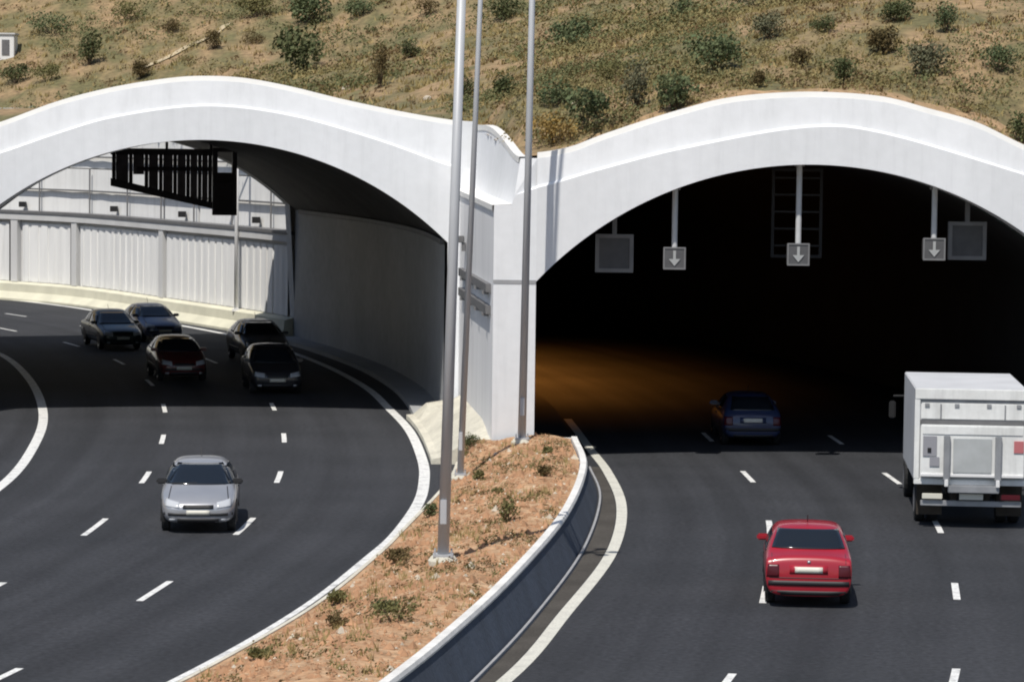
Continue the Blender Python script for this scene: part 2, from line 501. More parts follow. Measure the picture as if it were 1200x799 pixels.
# bare reddish earth left along the crest of the portals
M['bare'] = material('bare_earth', (0.42, 0.27, 0.15), 0.95, color2=(0.30, 0.21, 0.11), scale=0.9, detail=8, fine=0.3, fine_scale=5, bump=0.7, bump_scale=6)
A_, B_ = [], []
for i in range(96):
    x = -0.2 + 16.6*i/95; y0 = face_y(x) + 1.16
    A_.append((x, y0, hill(x, y0) + 0.03)); y1 = y0 + 1.1 + 0.9*abs(wob(x*1.7, 3)) + 0.5*wob(x*4, 9)
    B_.append((x, y1, hill(x, y1) + 0.03))
MBs = MB(); 
for k in range(5):
    f0, f1 = k/5, (k+1)/5
    def mid(f): return [(a[0], a[1]+(b[1]-a[1])*f, hill(a[0], a[1]+(b[1]-a[1])*f)+0.04) for a, b in zip(A_, B_)]
    MBs.strip(mid(f0), mid(f1))
tag(MBs.build('bare_earth', M['bare'], smooth=True), kind='structure')

# ---------------------------------------------------------------- tunnels
def arch_z(dx, half, spring, rise):
    """underside height of the segmental arch, dx from the centre"""
    R = (half*half + rise*rise)/(2*rise)
    if abs(dx) >= half: return 0.0
    return spring + math.sqrt(max(R*R - dx*dx, 0)) - (R - rise)

def lining(P_center, half, spring, rise, parent, wall_mat, vault_mat, y0, y1):
    P = resample(between(P_center, y0, y1), 2.0)
    walls = []; rings_v = []
    left, right = MB(), MB()
    vr = []; lr = []; rr = []
    for i, p in enumerate(P):
        a = P[max(i-1, 0)]; b = P[min(i+1, len(P)-1)]
        tx, ty = b[0]-a[0], b[1]-a[1]; L = math.hypot(tx, ty)
        n = (ty/L, -tx/L)
        h = half + 0.02
        pt = lambda dx, z: (p[0]+n[0]*dx, p[1]+n[1]*dx, z)
        ring = []
        for k in range(25):
            dx = -h + 2*h*k/24
            ring.append(pt(dx, spring-0.01 if k in (0, 24) else max(spring, arch_z(dx*half/h*0.9999, half, spring, rise)+0.02)))
        vr.append(ring)
        lr.append([pt(-h, 0.0), pt(-h, spring)]); rr.append([pt(h, spring), pt(h, 0.0)])
    MB().loft(vr, closed=False, caps=False).build('vault', vault_mat, parent, world=True, smooth=True)
    MB().loft(lr, closed=False, caps=False).build('side_wall', wall_mat, parent, world=True)
    MB().loft(rr, closed=False, caps=False).build('side_wall', wall_mat, parent, world=True)
    return P

def hood(parent, cx, half, spring, rise, Y0, x0, x1, OUT, MID, tilt=0.0):
    """white portal face: a lower band round the arch, a ledge, and an upper band leaning back to the crest"""
    xs = sorted(set([round(x0 + (x1-x0)*i/110, 4) for i in range(111)] + [round(cx-half, 4), round(cx+half, 4)]))
    low, up, rim = MB(), MB(), MB()
    cols = []
    for x in xs:
        zi = arch_z(x-cx, half, spring, rise) if abs(x-cx) < half-1e-3 else None
        if zi is not None: zi = max(zi, spring)
        cols.append((x, zi, lerp_tab(MID, x), lerp_tab(OUT, x)))
    c_in = [(x, z if z is not None else spring, m_, o) for x, z, m_, o in cols if abs(x-cx) <= half+1e-3]
    c_l = [c for c in cols if c[0] <= cx-half+1e-3]; c_r = [c for c in cols if c[0] >= cx+half-1e-3]
    # lower band over the opening: front, soffit, back
    low.loft([[(x, Y0+1.1, z), (x, Y0, z), (x, Y0-0.0, m_), (x, Y0+0.10, m_+0.06)] for x, z, m_, o in c_in], closed=False, caps=False)
    for c in (c_l, c_r):
        if len(c) > 1:
            low.loft([[(x, Y0, -0.1), (x, Y0, m_), (x, Y0+0.10, m_+0.06)] for x, z, m_, o in c], closed=False, caps=False)
    for sx in (cx-half, cx+half):      # jamb reveals
        low.add([(sx, Y0, -0.1), (sx, Y0+1.1, -0.1), (sx, Y0+1.1, spring), (sx, Y0, spring)], [(0, 1, 2, 3)])
    low.build('arch_band', M['white'], parent, world=True)
    up.loft([[(x, Y0+0.10, m_+0.06), (x, Y0+0.17, o-0.14), (x, Y0+0.66, o-0.14)] for x, z, m_, o in cols], closed=False, caps=False)
    up.build('upper_band', M['white'], parent, world=True)
    rim.loft([[(x, Y0+0.175, o-0.15), (x, Y0+0.21, o), (x, Y0+1.15, o), (x, Y0+1.15, o-0.9)] for x, z, m_, o in cols], closed=False, caps=False)
    rim.build('crest_rim', M['white_rim'], parent, world=True)

LC, LH, LS, LR_ = -9.1, 7.17, 5.33, 2.93
RC, RH, RS, RR_ = 7.7, 7.1, 4.76, 3.1
tun_a = thing('road_tunnel', (LC, 88, 0), 'short curved tunnel whose white wavy arch frames the sunlit far wall', 'tunnel', 'twin tunnels under the hill')
hood(tun_a, LC, LH, LS, LR_, 88.0, -18.2, -1.12, L_OUT, L_MID)
lc = offset([(-1.95, 86), (-1.95, 87)] + G_WALL, -LH)
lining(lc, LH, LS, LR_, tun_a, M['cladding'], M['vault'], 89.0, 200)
# line of cable tray where cladding meets the vault
P = resample(offset(between(G_WALL, 89.3, 121.5), -0.12), 2.0)
MB().loft([[(x, y, 5.2), (x, y, 5.36), (x+0.1, y, 5.36), (x+0.1, y, 5.2)] for x, y in P]).build('cable_tray', M['rail_dark'], tun_a, world=True)
P = resample(between(offset(G_WALL, -0.9), 89, 125), 2.0); Q = resample(between(offset(G_WALL, 0.05), 89, 126), 2.0)
n = min(len(P), len(Q)); P = P[:n]; Q = Q[:n]
MB().loft([[(p[0], p[1], -0.05), (p[0], p[1], 0.16), (q[0], q[1], 0.16), (q[0], q[1], -0.05)] for p, q in zip(P, Q)]).build('footway', M['cladding'], tun_a, world=True)
# end wall of the short tunnel, facing the open cutting
ex, ey = -8.95, 122.1; hd = rad(21.0); nx, ny = math.cos(hd), math.sin(hd)     # n points to the wall side
ecx, ecy = ex - nx*LH, ey - ny*LH
m = MB(); ringA = []; ringB = []
for dx in [-9.5 + 19*i/60 for i in range(61)]:
    z = arch_z(dx, LH, LS, LR_) if abs(dx) < LH else 0.0
    z = max(z, LS) if abs(dx) < LH else -0.1
    ringA.append([(ecx+nx*dx - ny*o, ecy+ny*dx + nx*o, zz) for o, zz in ((0.0, z), (0.7, z), (0.7, 8.62), (0.0, 8.62), (-1.2, 8.5))])
m.loft([r for r in ringA], closed=False, caps=False)
m.build('end_wall', M['wall_pale'], tun_a, world=True)

tun_b = thing('road_tunnel', (RC, 77, 0), 'dark tunnel with white wavy arch, traffic signals hung in its mouth', 'tunnel', 'twin tunnels under the hill')
hood(tun_b, RC, RH, RS, RR_, 77.0, 0.6, 16.4, R_OUT, R_MID)
rc = offset([(0.6, 75), (0.6, 76)] + LW_WALL, RH)
lining(rc, RH, RS, RR_, tun_b, M['tunnel_shade'], M['tunnel_shade'], 78.0, 300)
e = rc[-1]; e2 = rc[-3]
tx, ty = e[0]-e2[0], e[1]-e2[1]; L = math.hypot(tx, ty); nX, nY = ty/L, -tx/L
MB().add([(e[0]-nX*9, e[1]-nY*9, 0), (e[0]+nX*9, e[1]+nY*9, 0), (e[0]+nX*9, e[1]+nY*9, 9), (e[0]-nX*9, e[1]-nY*9, 9)], [(0, 1, 2, 3)]).build('light_stop', M['tunnel_shade'], tun_b, world=True)  # unseen end cap, added to keep daylight out of the bore
P = resample(between(offset(LW_WALL, 1.1), 78, 150), 2.0); Q = resample(between(offset(LW_WALL, -0.05), 78, 150), 2.0)
n = min(len(P), len(Q)); P = P[:n]; Q = Q[:n]
MB().loft([[(p[0], p[1], -0.05), (p[0], p[1], 0.16), (q[0], q[1], 0.16), (q[0], q[1], -0.05)] for p, q in zip(P, Q)]).build('footway', M['tunnel_shade'], tun_b, world=True)
# horizontal joint on the pier at springing height
MB().box((-0.5, 76.988, 4.70), (0.6, 77.03, 4.80)).build('joint_strip', M['joint'], tun_b, world=True)

# pier and return wall between the two portals
pier = thing('portal_pier', (-0.5, 78, 0), 'white pier with a grey return wall joining the two arches', 'pier')
MB().add([(-0.5, 77, -0.1), (0.6, 77, -0.1), (0.6, 77, 7.17), (0.02, 77, 6.98), (-0.04, 77, 6.74), (-0.5, 77, 6.72)], [(0, 1, 2, 3, 4, 5)]).build('pier_face', M['white'], pier, world=True)
MB().add([(0.02, 77.0, 6.98), (0.6, 77.0, 7.17), (0.6, 77.16, 7.22), (0.6, 77.17, 7.94), (0.16, 77.17, 7.93)], [(0, 1, 2), (0, 2, 3, 4)]).build('pier_shoulder', M['white'], pier, world=True)
MB().add([(-0.5, 77, -0.1), (-1.58, 88, -0.1), (-1.58, 88, 6.85), (-0.5, 77, 6.70)], [(0, 3, 2, 1)]).build('return_wall', M['return'], pier, world=True)
MB().add([(-1.58, 88.0, -0.1), (-1.10, 88.01, -0.1), (-1.10, 88.01, 8.9), (-1.58, 88.0, 8.9)], [(0, 1, 2, 3)]).build('return_end', M['white'], pier, world=True)
# curved leaning upper part, a shallow bow in plan
upr = []; ledge = []
for k in range(13):
    t = k/12
    bx = -0.04 + (-1.15+0.04)*t; by = 77 + 11*t; bz = 6.74 + 0.16*t
    tx_ = 0.16 + (-1.10-0.16)*t + 0.12*math.sin(math.pi*t); ty_ = 77.17 + 10.98*t; tz = 7.93 + 0.83*smooth01(t*1.15)
    wx = -0.5 + (-1.58+0.5)*t
    upr.append([(bx, by, bz), (bx*0.7+tx_*0.3, by, bz*0.8+tz*0.2), (tx_, ty_, tz)])
    ledge.append([(wx-0.05, by, bz-0.16), (wx-0.05, by, bz-0.02), (bx+0.01, by, bz+0.01)])
MB().loft(upr, closed=False, caps=False).build('leaning_wall', M['white'], pier, world=True, smooth=True)
MB().loft(ledge, closed=False, caps=False).build('ledge', M['white_rim'], pier, world=True)
MB().loft([[(u[2][0]-0.03, u[2][1], u[2][2]-0.12), (u[2][0]-0.03, u[2][1], u[2][2]+0.04), (u[2][0]+0.2, u[2][1]+0.1, u[2][2]+0.04)] for u in upr], closed=False, caps=False).build('crest_rim', M['white_rim'], pier, world=True)

# ---------------------------------------------------------------- far retaining wall seen through the short tunnel
ret = thing('retaining_wall', (-14.97, 133.97, 0), 'sunlit white panelled retaining wall along the bend beyond the short tunnel', 'wall')
WB = [p for p in W_BASE if p[0] > -70]
s_w = [0.0]
WR = resample(WB, 0.25)
for a, b in zip(WR, WR[1:]): s_w.append(s_w[-1] + math.hypot(b[0]-a[0], b[1]-a[1]))
def wpt(s, back, z):
    i = min(range(len(WR)), key=lambda k: abs(s_w[k]-s))
    a = WR[max(i-2, 0)]; b = WR[min(i+2, len(WR)-1)]
    tx, ty = b[0]-a[0], b[1]-a[1]; L = math.hypot(tx, ty)
    return (WR[i][0] + ty/L*back, WR[i][1] - tx/L*back, z)
def wall_band(s0, s1, prof, step=1.5):
    k = max(1, int((s1-s0)/step)); return [[wpt(s0+(s1-s0)*i/k, b, z) for b, z in prof] for i in range(k+1)]
S_END = s_w[-1]
MB().loft(wall_band(0.2, S_END, [(-0.75, -0.1), (-0.75, 0.1), (-0.35, 0.42), (-0.30, 0.80), (0.05, 0.9), (0.05, -0.1)])).build('plinth', M['cream'], ret, world=True)
MB().loft(wall_band(0.2, S_END, [(0.22, 0.5), (0.22, 4.0), (0.6, 4.0), (0.6, 0.5)])).build('backing_wall', M['wall_pale'], ret, world=True)
MB().loft(wall_band(0.2, S_END, [(-0.08, 3.98), (-0.08, 4.28), (0.6, 4.28), (0.6, 3.98)])).build('cap_beam', M['wall_pale'], ret, world=True)
MB().loft(wall_band(0.2, S_END, [(-0.12, 4.29), (-0.12, 4.42), (0.7, 4.42), (0.7, 4.29)])).build('dark_coping', M['rail_dark'], ret, world=True)
def s_of(x, y): return s_w[min(range(len(WR)), key=lambda k: (WR[k][0]-x)**2 + (WR[k][1]-y)**2)]
pil = [0.5, s_of(-16.0, 136), s_of(-21.3, 144.8), s_of(-24.8, 148.5), s_of(-29.5, 152.6), s_of(-36, 158), s_of(-43, 162.6)]
for s in pil[1:]:
    MB().loft(wall_band(s-0.35, s+0.35, [(-0.05, 0.9), (-0.05, 3.97), (0.25, 3.97), (0.25, 0.9)], 0.4)).build('pilaster', M['wall_pale'], ret, world=True)
for a, b in zip(pil, pil[1:]):                    # white ribbed panels between the pilasters
    rings = []; s = a + 0.45; i = 0
    while s < b - 0.45:
        bk = 0.10 if i % 2 else 0.06
        for q in (s, min(s+0.30, b-0.45)):
            rings.append([wpt(q, bk, 0.92), wpt(q, bk, 3.80), wpt(q, 0.2, 3.82)])
        s += 0.36; i += 1
    MB().loft(rings, closed=False, caps=False).build('ribbed_panel', M['panel_white'], ret, world=True)
# upper wall in big plain panels, each one its own piece, with posts and rails before it
s = 0.3; k = 0
while s < S_END - 1:
    e_ = min(s + 4.2, S_END)
    MB().loft(wall_band(s+0.03, e_-0.03, [(0.75, 4.3), (0.75, 6.55), (0.95, 6.55), (0.95, 4.3)])).build('wall_panel', M['panel_white'], ret, world=True)
    MB().loft(wall_band(s+0.03, e_-0.03, [(0.80, 6.6), (0.80, 9.35), (1.0, 9.35), (1.0, 6.6)])).build('wall_panel', M['panel_white'], ret, world=True)
    p = wpt(s, 0.55, 4.4); MB().tube(p, (p[0], p[1], 6.6), 0.04).build('post', M['sign_grey'], ret, world=True)
    p = wpt(s+1.4, 0.5, 4.72)
    if k % 2: MB().cbox(p, (0.34, 0.3, 0.26)).build('bulkhead_lamp', M['black'], ret, world=True)
    s += 4.2; k += 1
for z, th in ((5.5, 0.035), (7.15, 0.035)):
    MB().loft(wall_band(0.3, S_END, [(0.55, z-th), (0.55, z+th), (0.68, z+th), (0.68, z-th)])).build('rail', M['rail_dark'], ret, world=True)
MB().loft(wall_band(0.2, S_END, [(0.65, 9.36), (0.65, 9.5), (2.2, 9.5), (2.2, 9.36)])).build('coping', M['wall_pale'], ret, world=True)
MB().loft(wall_band(0.2, S_END, [(1.2, 9.3), (1.2, 0.0)])).build('back_face', M['wall_pale'], ret, world=True)

# ---------------------------------------------------------------- traffic island between the carriageways
isl = thing('traffic_island', (-1.5, 60, 0), 'raised island of reddish soil with white kerbs between the two roads', 'traffic island')
TOPR = catmull([(-6.5, 18), (-3.6, 33), (-1.76, 41.93), (-0.89, 46.69), (0.05, 52.73), (1.1, 61.21), (1.7, 69.98), (1.62, 76.0), (1.6, 76.9)])
TOPL = catmull([(-11.4, 18), (-8.25, 33), (-5.85, 42.5), (-4.9, 46), (-3.5, 52.83), (-2.62, 59.65), (-2.28, 63.2), (-1.67, 70.0), (-1.42, 74), (-1.36, 76.9)])
def pair(y): return x_at(TOPL, y), x_at(TOPR, y)
ysl = [18 + i*0.3 for i in range(int((76.9-18)/0.3)+1)]
NX = 26
def soil_h(x, y):
    a, b = pair(y); t = (x-a)/(b-a)
    edge = min(1, 4*t, 4*(1-t)); edge = max(edge, 0)
    return 0.10 + 0.62*smooth01(t*1.15) + 0.5*(1-smooth01(t*1.15))*smooth01((y-72.5)/4)*min(1, 6*max(t, 0)) + edge*(0.06*wob(x*3, y*2.2) + 0.05*wob(x*8+3, y*7) + 0.10)
rows = []
for y in ysl:
    a, b = pair(y)
    rows.append([(a+(b-a)*i/NX, y, soil_h(a+(b-a)*i/NX, y)) for i in range(NX+1)])
MB().loft(rows, closed=False, caps=False).build('soil_bed', M['soil'], isl, world=True, smooth=True)
MB().loft([[(x_at(TOPL, y)-0.05, y, -0.05), (x_at(TOPL, y)-0.04, y, 0.13), (x_at(TOPL, y)+0.04, y, 0.13), (x_at(TOPL, y)+0.06, y, -0.05)] for y in ysl[::3]]).build('kerb', M['concrete'], isl, world=True)
MB().loft([[(x_at(TOPR, y)-0.06, y, 0.72), (x_at(TOPR, y)-0.06, y, 0.82), (x_at(TOPR, y)+0.085, y, 0.82), (x_at(TOPR, y)+0.115, y, 0.76), (x_at(TOPR, y)+0.105, y, 0.72)] for y in ysl[::3]]).build('coping', M['kerb'], isl, world=True)
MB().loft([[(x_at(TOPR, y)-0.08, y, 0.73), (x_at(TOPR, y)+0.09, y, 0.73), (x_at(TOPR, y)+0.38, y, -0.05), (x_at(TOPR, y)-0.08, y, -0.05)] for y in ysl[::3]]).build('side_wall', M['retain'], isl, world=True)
MB().loft([[(x_at(TOPR, y)+0.40, y, -0.02), (x_at(TOPR, y)+0.40, y, 0.05), (x_at(TOPR, y)+0.45, y, 0.05), (x_at(TOPR, y)+0.45, y, -0.02)] for y in ysl[::3]]).build('gutter_kerb', M['joint'], isl, world=True)
MB().strip([(x_at(TOPR, y)+0.48, y, 0.003) for y in ysl], [(max(x_at(E_EDGE, y)-0.14, x_at(TOPR, y)+0.5), y, 0.003) for y in ysl]).build('gutter', M['asphalt_old'], isl, world=True)
MB().box((-1.36, 76.86, -0.05), (-0.5, 76.98, 0.66)).build('end_wall', M['soil'], isl, world=True)
MB().box((0.6, 76.84, -0.05), (1.72, 76.96, 0.74)).build('end_wall', M['kerb'], isl, world=True)

# sloped concrete apron at the foot of the return wall
apr = thing('concrete_apron', (-1.8, 82, 0), 'pale sloping concrete apron at the foot of the grey return wall', 'apron')
rows = []; 
for i in range(13):
    y = 77.0 + i*(89-77)/12
    xl = x_at(R_EDGE, y)+0.2; xr = -0.47 - 1.08*(y-77)/11 if y < 88 else -1.96
    zr = 0.60 + 0.35*smooth01((y-77)/3)
    rows.append([(xl, y, -0.05), (xl, y, 0.14), (xl+0.2, y, 0.16), ((xl+xr)/2, y, 0.5), (xr, y, zr if y < 88 else 0.6)])
MB().loft(rows, closed=False, caps=False).build('slab', M['concrete'], apr, world=True)
MB().add([rows[0][0], rows[0][1], rows[0][2], rows[0][3], rows[0][4], (rows[0][4][0], 77, -0.05)], [(0, 1, 2, 3, 4, 5)]).build('front_face', M['concrete'], apr, world=True)

# ---------------------------------------------------------------- vehicles
def paint(name, c, metal=0.0):
    return material(name, c, 0.32, metal=metal, coat=0.6, var=0.08, scale=1.5, spec=0.5)
M['silver'] = paint('silver_paint', (0.42, 0.43, 0.46), 0.4)
M['red'] = paint('red_paint', (0.36, 0.014, 0.028))
M['navy'] = paint('navy_paint', (0.03, 0.045, 0.11))
M['slate'] = paint('slate_blue_paint', (0.16, 0.18, 0.27), 0.3)
M['maroon'] = paint('maroon_paint', (0.11, 0.02, 0.02))
M['charcoal'] = paint('charcoal_paint', (0.03, 0.03, 0.035))
M['darkgreen'] = paint('dark_green_paint', (0.015, 0.03, 0.028))
M['glass'] = material('tinted_glass', (0.012, 0.016, 0.022), 0.06, spec=0.7)
M['lamp'] = material('headlamp_glass', (0.5, 0.52, 0.55), 0.12, spec=0.8)
M['lamp_red'] = material('tail_lamp', (0.075, 0.004, 0.010), 0.3, spec=0.6)
M['lamp_amber'] = material('amber_lamp', (0.7, 0.25, 0.03), 0.2)
M['plate'] = material('number_plate', (0.68, 0.66, 0.58), 0.5)
M['trim'] = material('dark_trim', (0.025, 0.025, 0.027), 0.55)
M['tyre'] = material('tyre_rubber', (0.015, 0.015, 0.016), 0.85, fine=0.2, fine_scale=20)
M['rim'] = material('alloy_rim', (0.45, 0.45, 0.47), 0.35, metal=0.7)
M['driver'] = material('driver_cloth', (0.05, 0.05, 0.06), 0.9)

HATCH = [(2.02,.50,.30,.52,.60,.40),(1.93,.70,.22,.60,.70,.58),(1.70,.80,.20,.70,.80,.66),(1.25,.84,.20,.78,.90,.70),(.92,.85,.20,.86,.98,.70),
         (.30,.86,.20,.92,1.33,.59),(-.15,.86,.20,.93,1.43,.58),(-.9,.86,.20,.94,1.43,.57),(-1.45,.85,.20,.95,1.34,.56),(-1.80,.83,.21,.95,1.06,.63),(-1.97,.80,.25,.82,.90,.68),(-2.03,.70,.33,.62,.68,.6)]
SEDAN = [(2.10,.60,.30,.54,.62,.50),(2.02,.76,.22,.64,.72,.66),(1.75,.80,.20,.74,.83,.70),(1.25,.82,.20,.83,.92,.74),(.88,.83,.20,.90,1.0,.74),
         (.28,.84,.20,.95,1.38,.65),(-.15,.84,.20,.96,1.48,.64),(-.75,.84,.20,.97,1.48,.64),(-1.15,.84,.20,.97,1.42,.64),(-1.50,.84,.20,.98,1.06,.72),(-1.92,.83,.22,.95,1.01,.75),(-2.02,.82,.22,.90,.96,.75),(-2.07,.79,.26,.64,.70,.7)]

def make_car(name, loc, heading, label, pnt, shape, scale=1.0, group=None, detail=2):
    """heading: direction of travel, degrees counter-clockwise from +Y"""
    t = thing(name, (loc[0], loc[1], 0.0), label, 'car', group, rad(heading))
    rings = []
    for y, w, zb, zbelt, zt, wt in shape:
        zm = (zb+zbelt)/2 + 0.06
        half = [(0, zb), (.75*w, zb), (.95*w, zb+.10), (w, zm), (.975*w, zbelt), (wt+.02, zt-.07), (.72*wt, zt-.012), (0, zt)]
        ring = [(x*scale, y*scale, z*scale) for x, z in half] + [(-x*scale, y*scale, z*scale) for x, z in half[-2:0:-1]]
        rings.append(ring)
    body = MB().loft(rings).build('body', M[pnt], t, smooth=True)
    md = body.modifiers.new('sub', 'SUBSURF'); md.levels = 2; md.render_levels = 2
    body.parent = None
    bpy.context.view_layer.update()
    dg = bpy.context.evaluated_depsgraph_get()
    me = bpy.data.meshes.new_from_object(body.evaluated_get(dg))
    body.modifiers.clear(); body.data = me
    body.parent = t
    me.polygons.foreach_set('use_smooth', [True]*len(me.polygons))
    bvh = BVHTree.FromPolygons([v.co[:] for v in me.vertices], [p.vertices[:] for p in me.polygons])
    def panel(pname, quad, axis, mat, off=0.008, n=6, parent=t, label=None, m_=None):
        """quad: 4 corners (u,v) seen along the axis: F/B (x,z), L/R (y,z); projected on to the body"""
        V = []; F = []; ok = {}
        m_ = m_ or n
        for j in range(m_+1):
            for i in range(n+1):
                a, b = i/n, j/m_
                u = (quad[0][0]*(1-a)+quad[1][0]*a)*(1-b) + (quad[3][0]*(1-a)+quad[2][0]*a)*b
                v = (quad[0][1]*(1-a)+quad[1][1]*a)*(1-b) + (quad[3][1]*(1-a)+quad[2][1]*a)*b
                u *= scale; v *= scale
                if axis == 'F': o, d = Vector((u, 5, v)), Vector((0, -1, 0))
                elif axis == 'B': o, d = Vector((u, -5, v)), Vector((0, 1, 0))
                elif axis == 'R': o, d = Vector((5, u, v)), Vector((-1, 0, 0))
                else: o, d = Vector((-5, u, v)), Vector((1, 0, 0))
                h = bvh.ray_cast(o, d)
                if h[0] is not None:
                    nn = h[1] if h[1].dot(d) < 0 else -h[1]
                    ok[(i, j)] = len(V); V.append(tuple(h[0] + nn*off))
        for j in range(m_):
            for i in range(n):
                q = [(i, j), (i+1, j), (i+1, j+1), (i, j+1)]
                if all(c in ok for c in q): F.append(tuple(ok[c] for c in q))
        if not F: return None
        m = MB(); m.v = V; m.f = F
        o = m.build(pname, mat, parent, smooth=True)
        sm = o.modifiers.new('thick', 'SOLIDIFY'); sm.thickness = 0.02; sm.offset = -1
        if label: o['label'] = label
        return o
    sed = shape is SEDAN
    rt = 1.40 if sed else 1.375
    panel('windscreen', [(-.70,.96),(.70,.96),(.50,rt-.03),(-.50,rt-.03)], 'F', M['glass'], n=10)
    if sed: panel('rear_window', [(-.69,1.07),(.69,1.07),(.57,1.38),(-.57,1.38)], 'B', M['glass'], off=.02, n=14)
    else: panel('rear_window', [(-.62,1.00),(.62,1.00),(.50,1.33),(-.50,1.33)], 'B', M['glass'], n=10)
    for s in 'RL':
        panel('side_window', [(-.30,.96),(.80,.96),(.30,1.28),(-.30,1.31)], s, M['glass'])
        panel('side_window', [(-1.22,.97),(-.36,.96),(-.36,1.31),(-1.0,1.28)], s, M['glass'])
        panel('sill_strip', [(-1.0,.46),(.95,.46),(.95,.52),(-1.0,.52)], s, M['trim'], n=8, m_=1)
    # wheels: dark arch on the body, tyre, rim
    for wy in (1.28, -1.28):
        for sx in (-1, 1):
            V = []; ax = 'R' if sx > 0 else 'L'
            arch = MB(); R = .37*scale
            for k in range(17):
                th = math.pi*k/16
                V.append((wy*scale + R*math.cos(th), .33*scale + R*math.sin(th)))
            pts = []
            for (yy, zz) in V:
                h = bvh.ray_cast(Vector((5*sx, yy, zz)), Vector((-sx, 0, 0)))
                pts.append((h[0].x + sx*0.006 if h[0] is not None else sx*.84*scale, yy, zz))
            c = (max(abs(p[0]) for p in pts)*sx, wy*scale, .18*scale)
            arch.add(pts + [c], [(k, k+1, 17) for k in range(16)])
            arch.build('wheel_arch', M['trim'], t)
            wx = sx*.69*scale
            wh = MB().lathe([(0.0, -.09), (.20, -.09), (.29, -.085), (.31, -.05), (.31, .05), (.29, .098), (.2, .10), (.19, .085), (0.0, .085)], axis='X', n=20)
            wh.v = [((x*sx)*scale + wx + sx*0.015, y*scale + wy*scale, z*scale + .31*scale) for x, y, z in wh.v]
            w_o = wh.build('wheel', M['tyre'], t, smooth=False)
            rm = MB().lathe([(0.0, .102), (.06, .112), (.17, .096), (.19, .104)], axis='X', n=14)
            rm.v = [((x*sx)*scale + wx + sx*0.015, y*scale + wy*scale, z*scale + .31*scale) for x, y, z in rm.v]
            rm.build('rim', M['rim'], w_o, smooth=True)
    for sx in (-1, 1):
        m = MB().cbox((sx*.83*scale, .60*scale, 1.0*scale), (.24, .11, .12))
        m.build('door_mirror', M[pnt] if pnt != 'silver' else M['trim'], t, bevel=.03)
    # front
    for sx in (-1, 1):
        panel('headlight', [(sx*.72,.60),(sx*.40,.56),(sx*.40,.68),(sx*.70,.74)], 'F', M['lamp'], off=.012)
    panel('grille', [(-.33,.55),(.33,.55),(.33,.63),(-.33,.63)], 'F', M['trim'], off=.012, m_=2)
    panel('bumper_strip', [(-.74,.40),(.74,.40),(.74,.46),(-.74,.46)], 'F', M['trim'], off=.014, n=12, m_=2)
    panel('lower_intake', [(-.45,.24),(.45,.24),(.45,.34),(-.45,.34)], 'F', M['trim'], off=.010, n=8, m_=2)
    panel('number_plate', [(-.25,.42),(.25,.42),(.25,.52),(-.25,.52)], 'F', M['plate'], off=.026, m_=2)
    for sx in (-1, 1):
        panel('bonnet_seam', [(sx*.66,.72),(sx*.64,.72),(sx*.60,.93),(sx*.62,.93)], 'F', M['trim'], off=.004, n=1, m_=6)
        panel('fog_lamp', [(sx*.62,.27),(sx*.50,.27),(sx*.50,.33),(sx*.62,.33)], 'F', M['lamp'], off=.012, n=2)
    # rear
    for sx in (-1, 1):
        panel('tail_light', [(sx*.79,.60),(sx*.56,.60),(sx*.56,.83),(sx*.77,.83)], 'B', M['lamp_red'], off=.012)
    panel('bumper_strip', [(-.76,.44),(.76,.44),(.76,.53),(-.76,.53)], 'B', M['trim'], off=.016, n=12, m_=2)
    panel('number_plate', [(-.26,.68),(.26,.68),(.26,.79),(-.26,.79)], 'B', M['plate'], off=.016, m_=2)
    panel('plate_recess', [(-.36,.66),(.36,.66),(.36,.82),(-.36,.82)], 'B', M[pnt], off=.008, m_=2)
    panel('lower_bumper', [(-.70,.26),(.70,.26),(.70,.34),(-.70,.34)], 'B', M['trim'], off=.010, n=8, m_=2)
    if sed:
        panel('boot_seam', [(-.74,.575),(.74,.575),(.74,.59),(-.74,.59)], 'B', M['trim'], off=.004, n=14, m_=1)
        for sx in (-1, 1):
            panel('boot_seam', [(sx*.70,.85),(sx*.69,.85),(sx*.69,1.0),(sx*.70,1.0)], 'B', M['trim'], off=.004, n=1, m_=4)
        panel('badge', [(-.03,.86),(.03,.86),(.03,.91),(-.03,.91)], 'B', M['rim'], off=.012, n=2)
    for s in 'RL':
        panel('door_seam', [(-.34,.30),(-.325,.30),(-.325,.95),(-.34,.95)], s, M['trim'], off=.004, n=1, m_=8)
        panel('door_handle', [(-.28,.80),(-.10,.80),(-.10,.835),(-.28,.835)], s, M['trim'], off=.016, n=2, m_=1)
    m = MB().tube((.62*scale, .95*scale, .985*scale), (.05*scale, .93*scale, 1.0*scale), .012, n=6)
    m.build('wiper', M['black'], t)
    m = MB().tube((0, -.55*scale, 1.40*scale), (0, -.75*scale, 1.62*scale), .008, n=5)
    m.build('aerial', M['black'], t)
    return t

def lane_heading(P, y):
    i = min(range(len(P)), key=lambda k: abs(P[k][1]-y))
    a, b = P[max(i-1, 0)], P[min(i+1, len(P)-1)]
    return -math.degrees(math.atan2(b[0]-a[0], b[1]-a[1]))

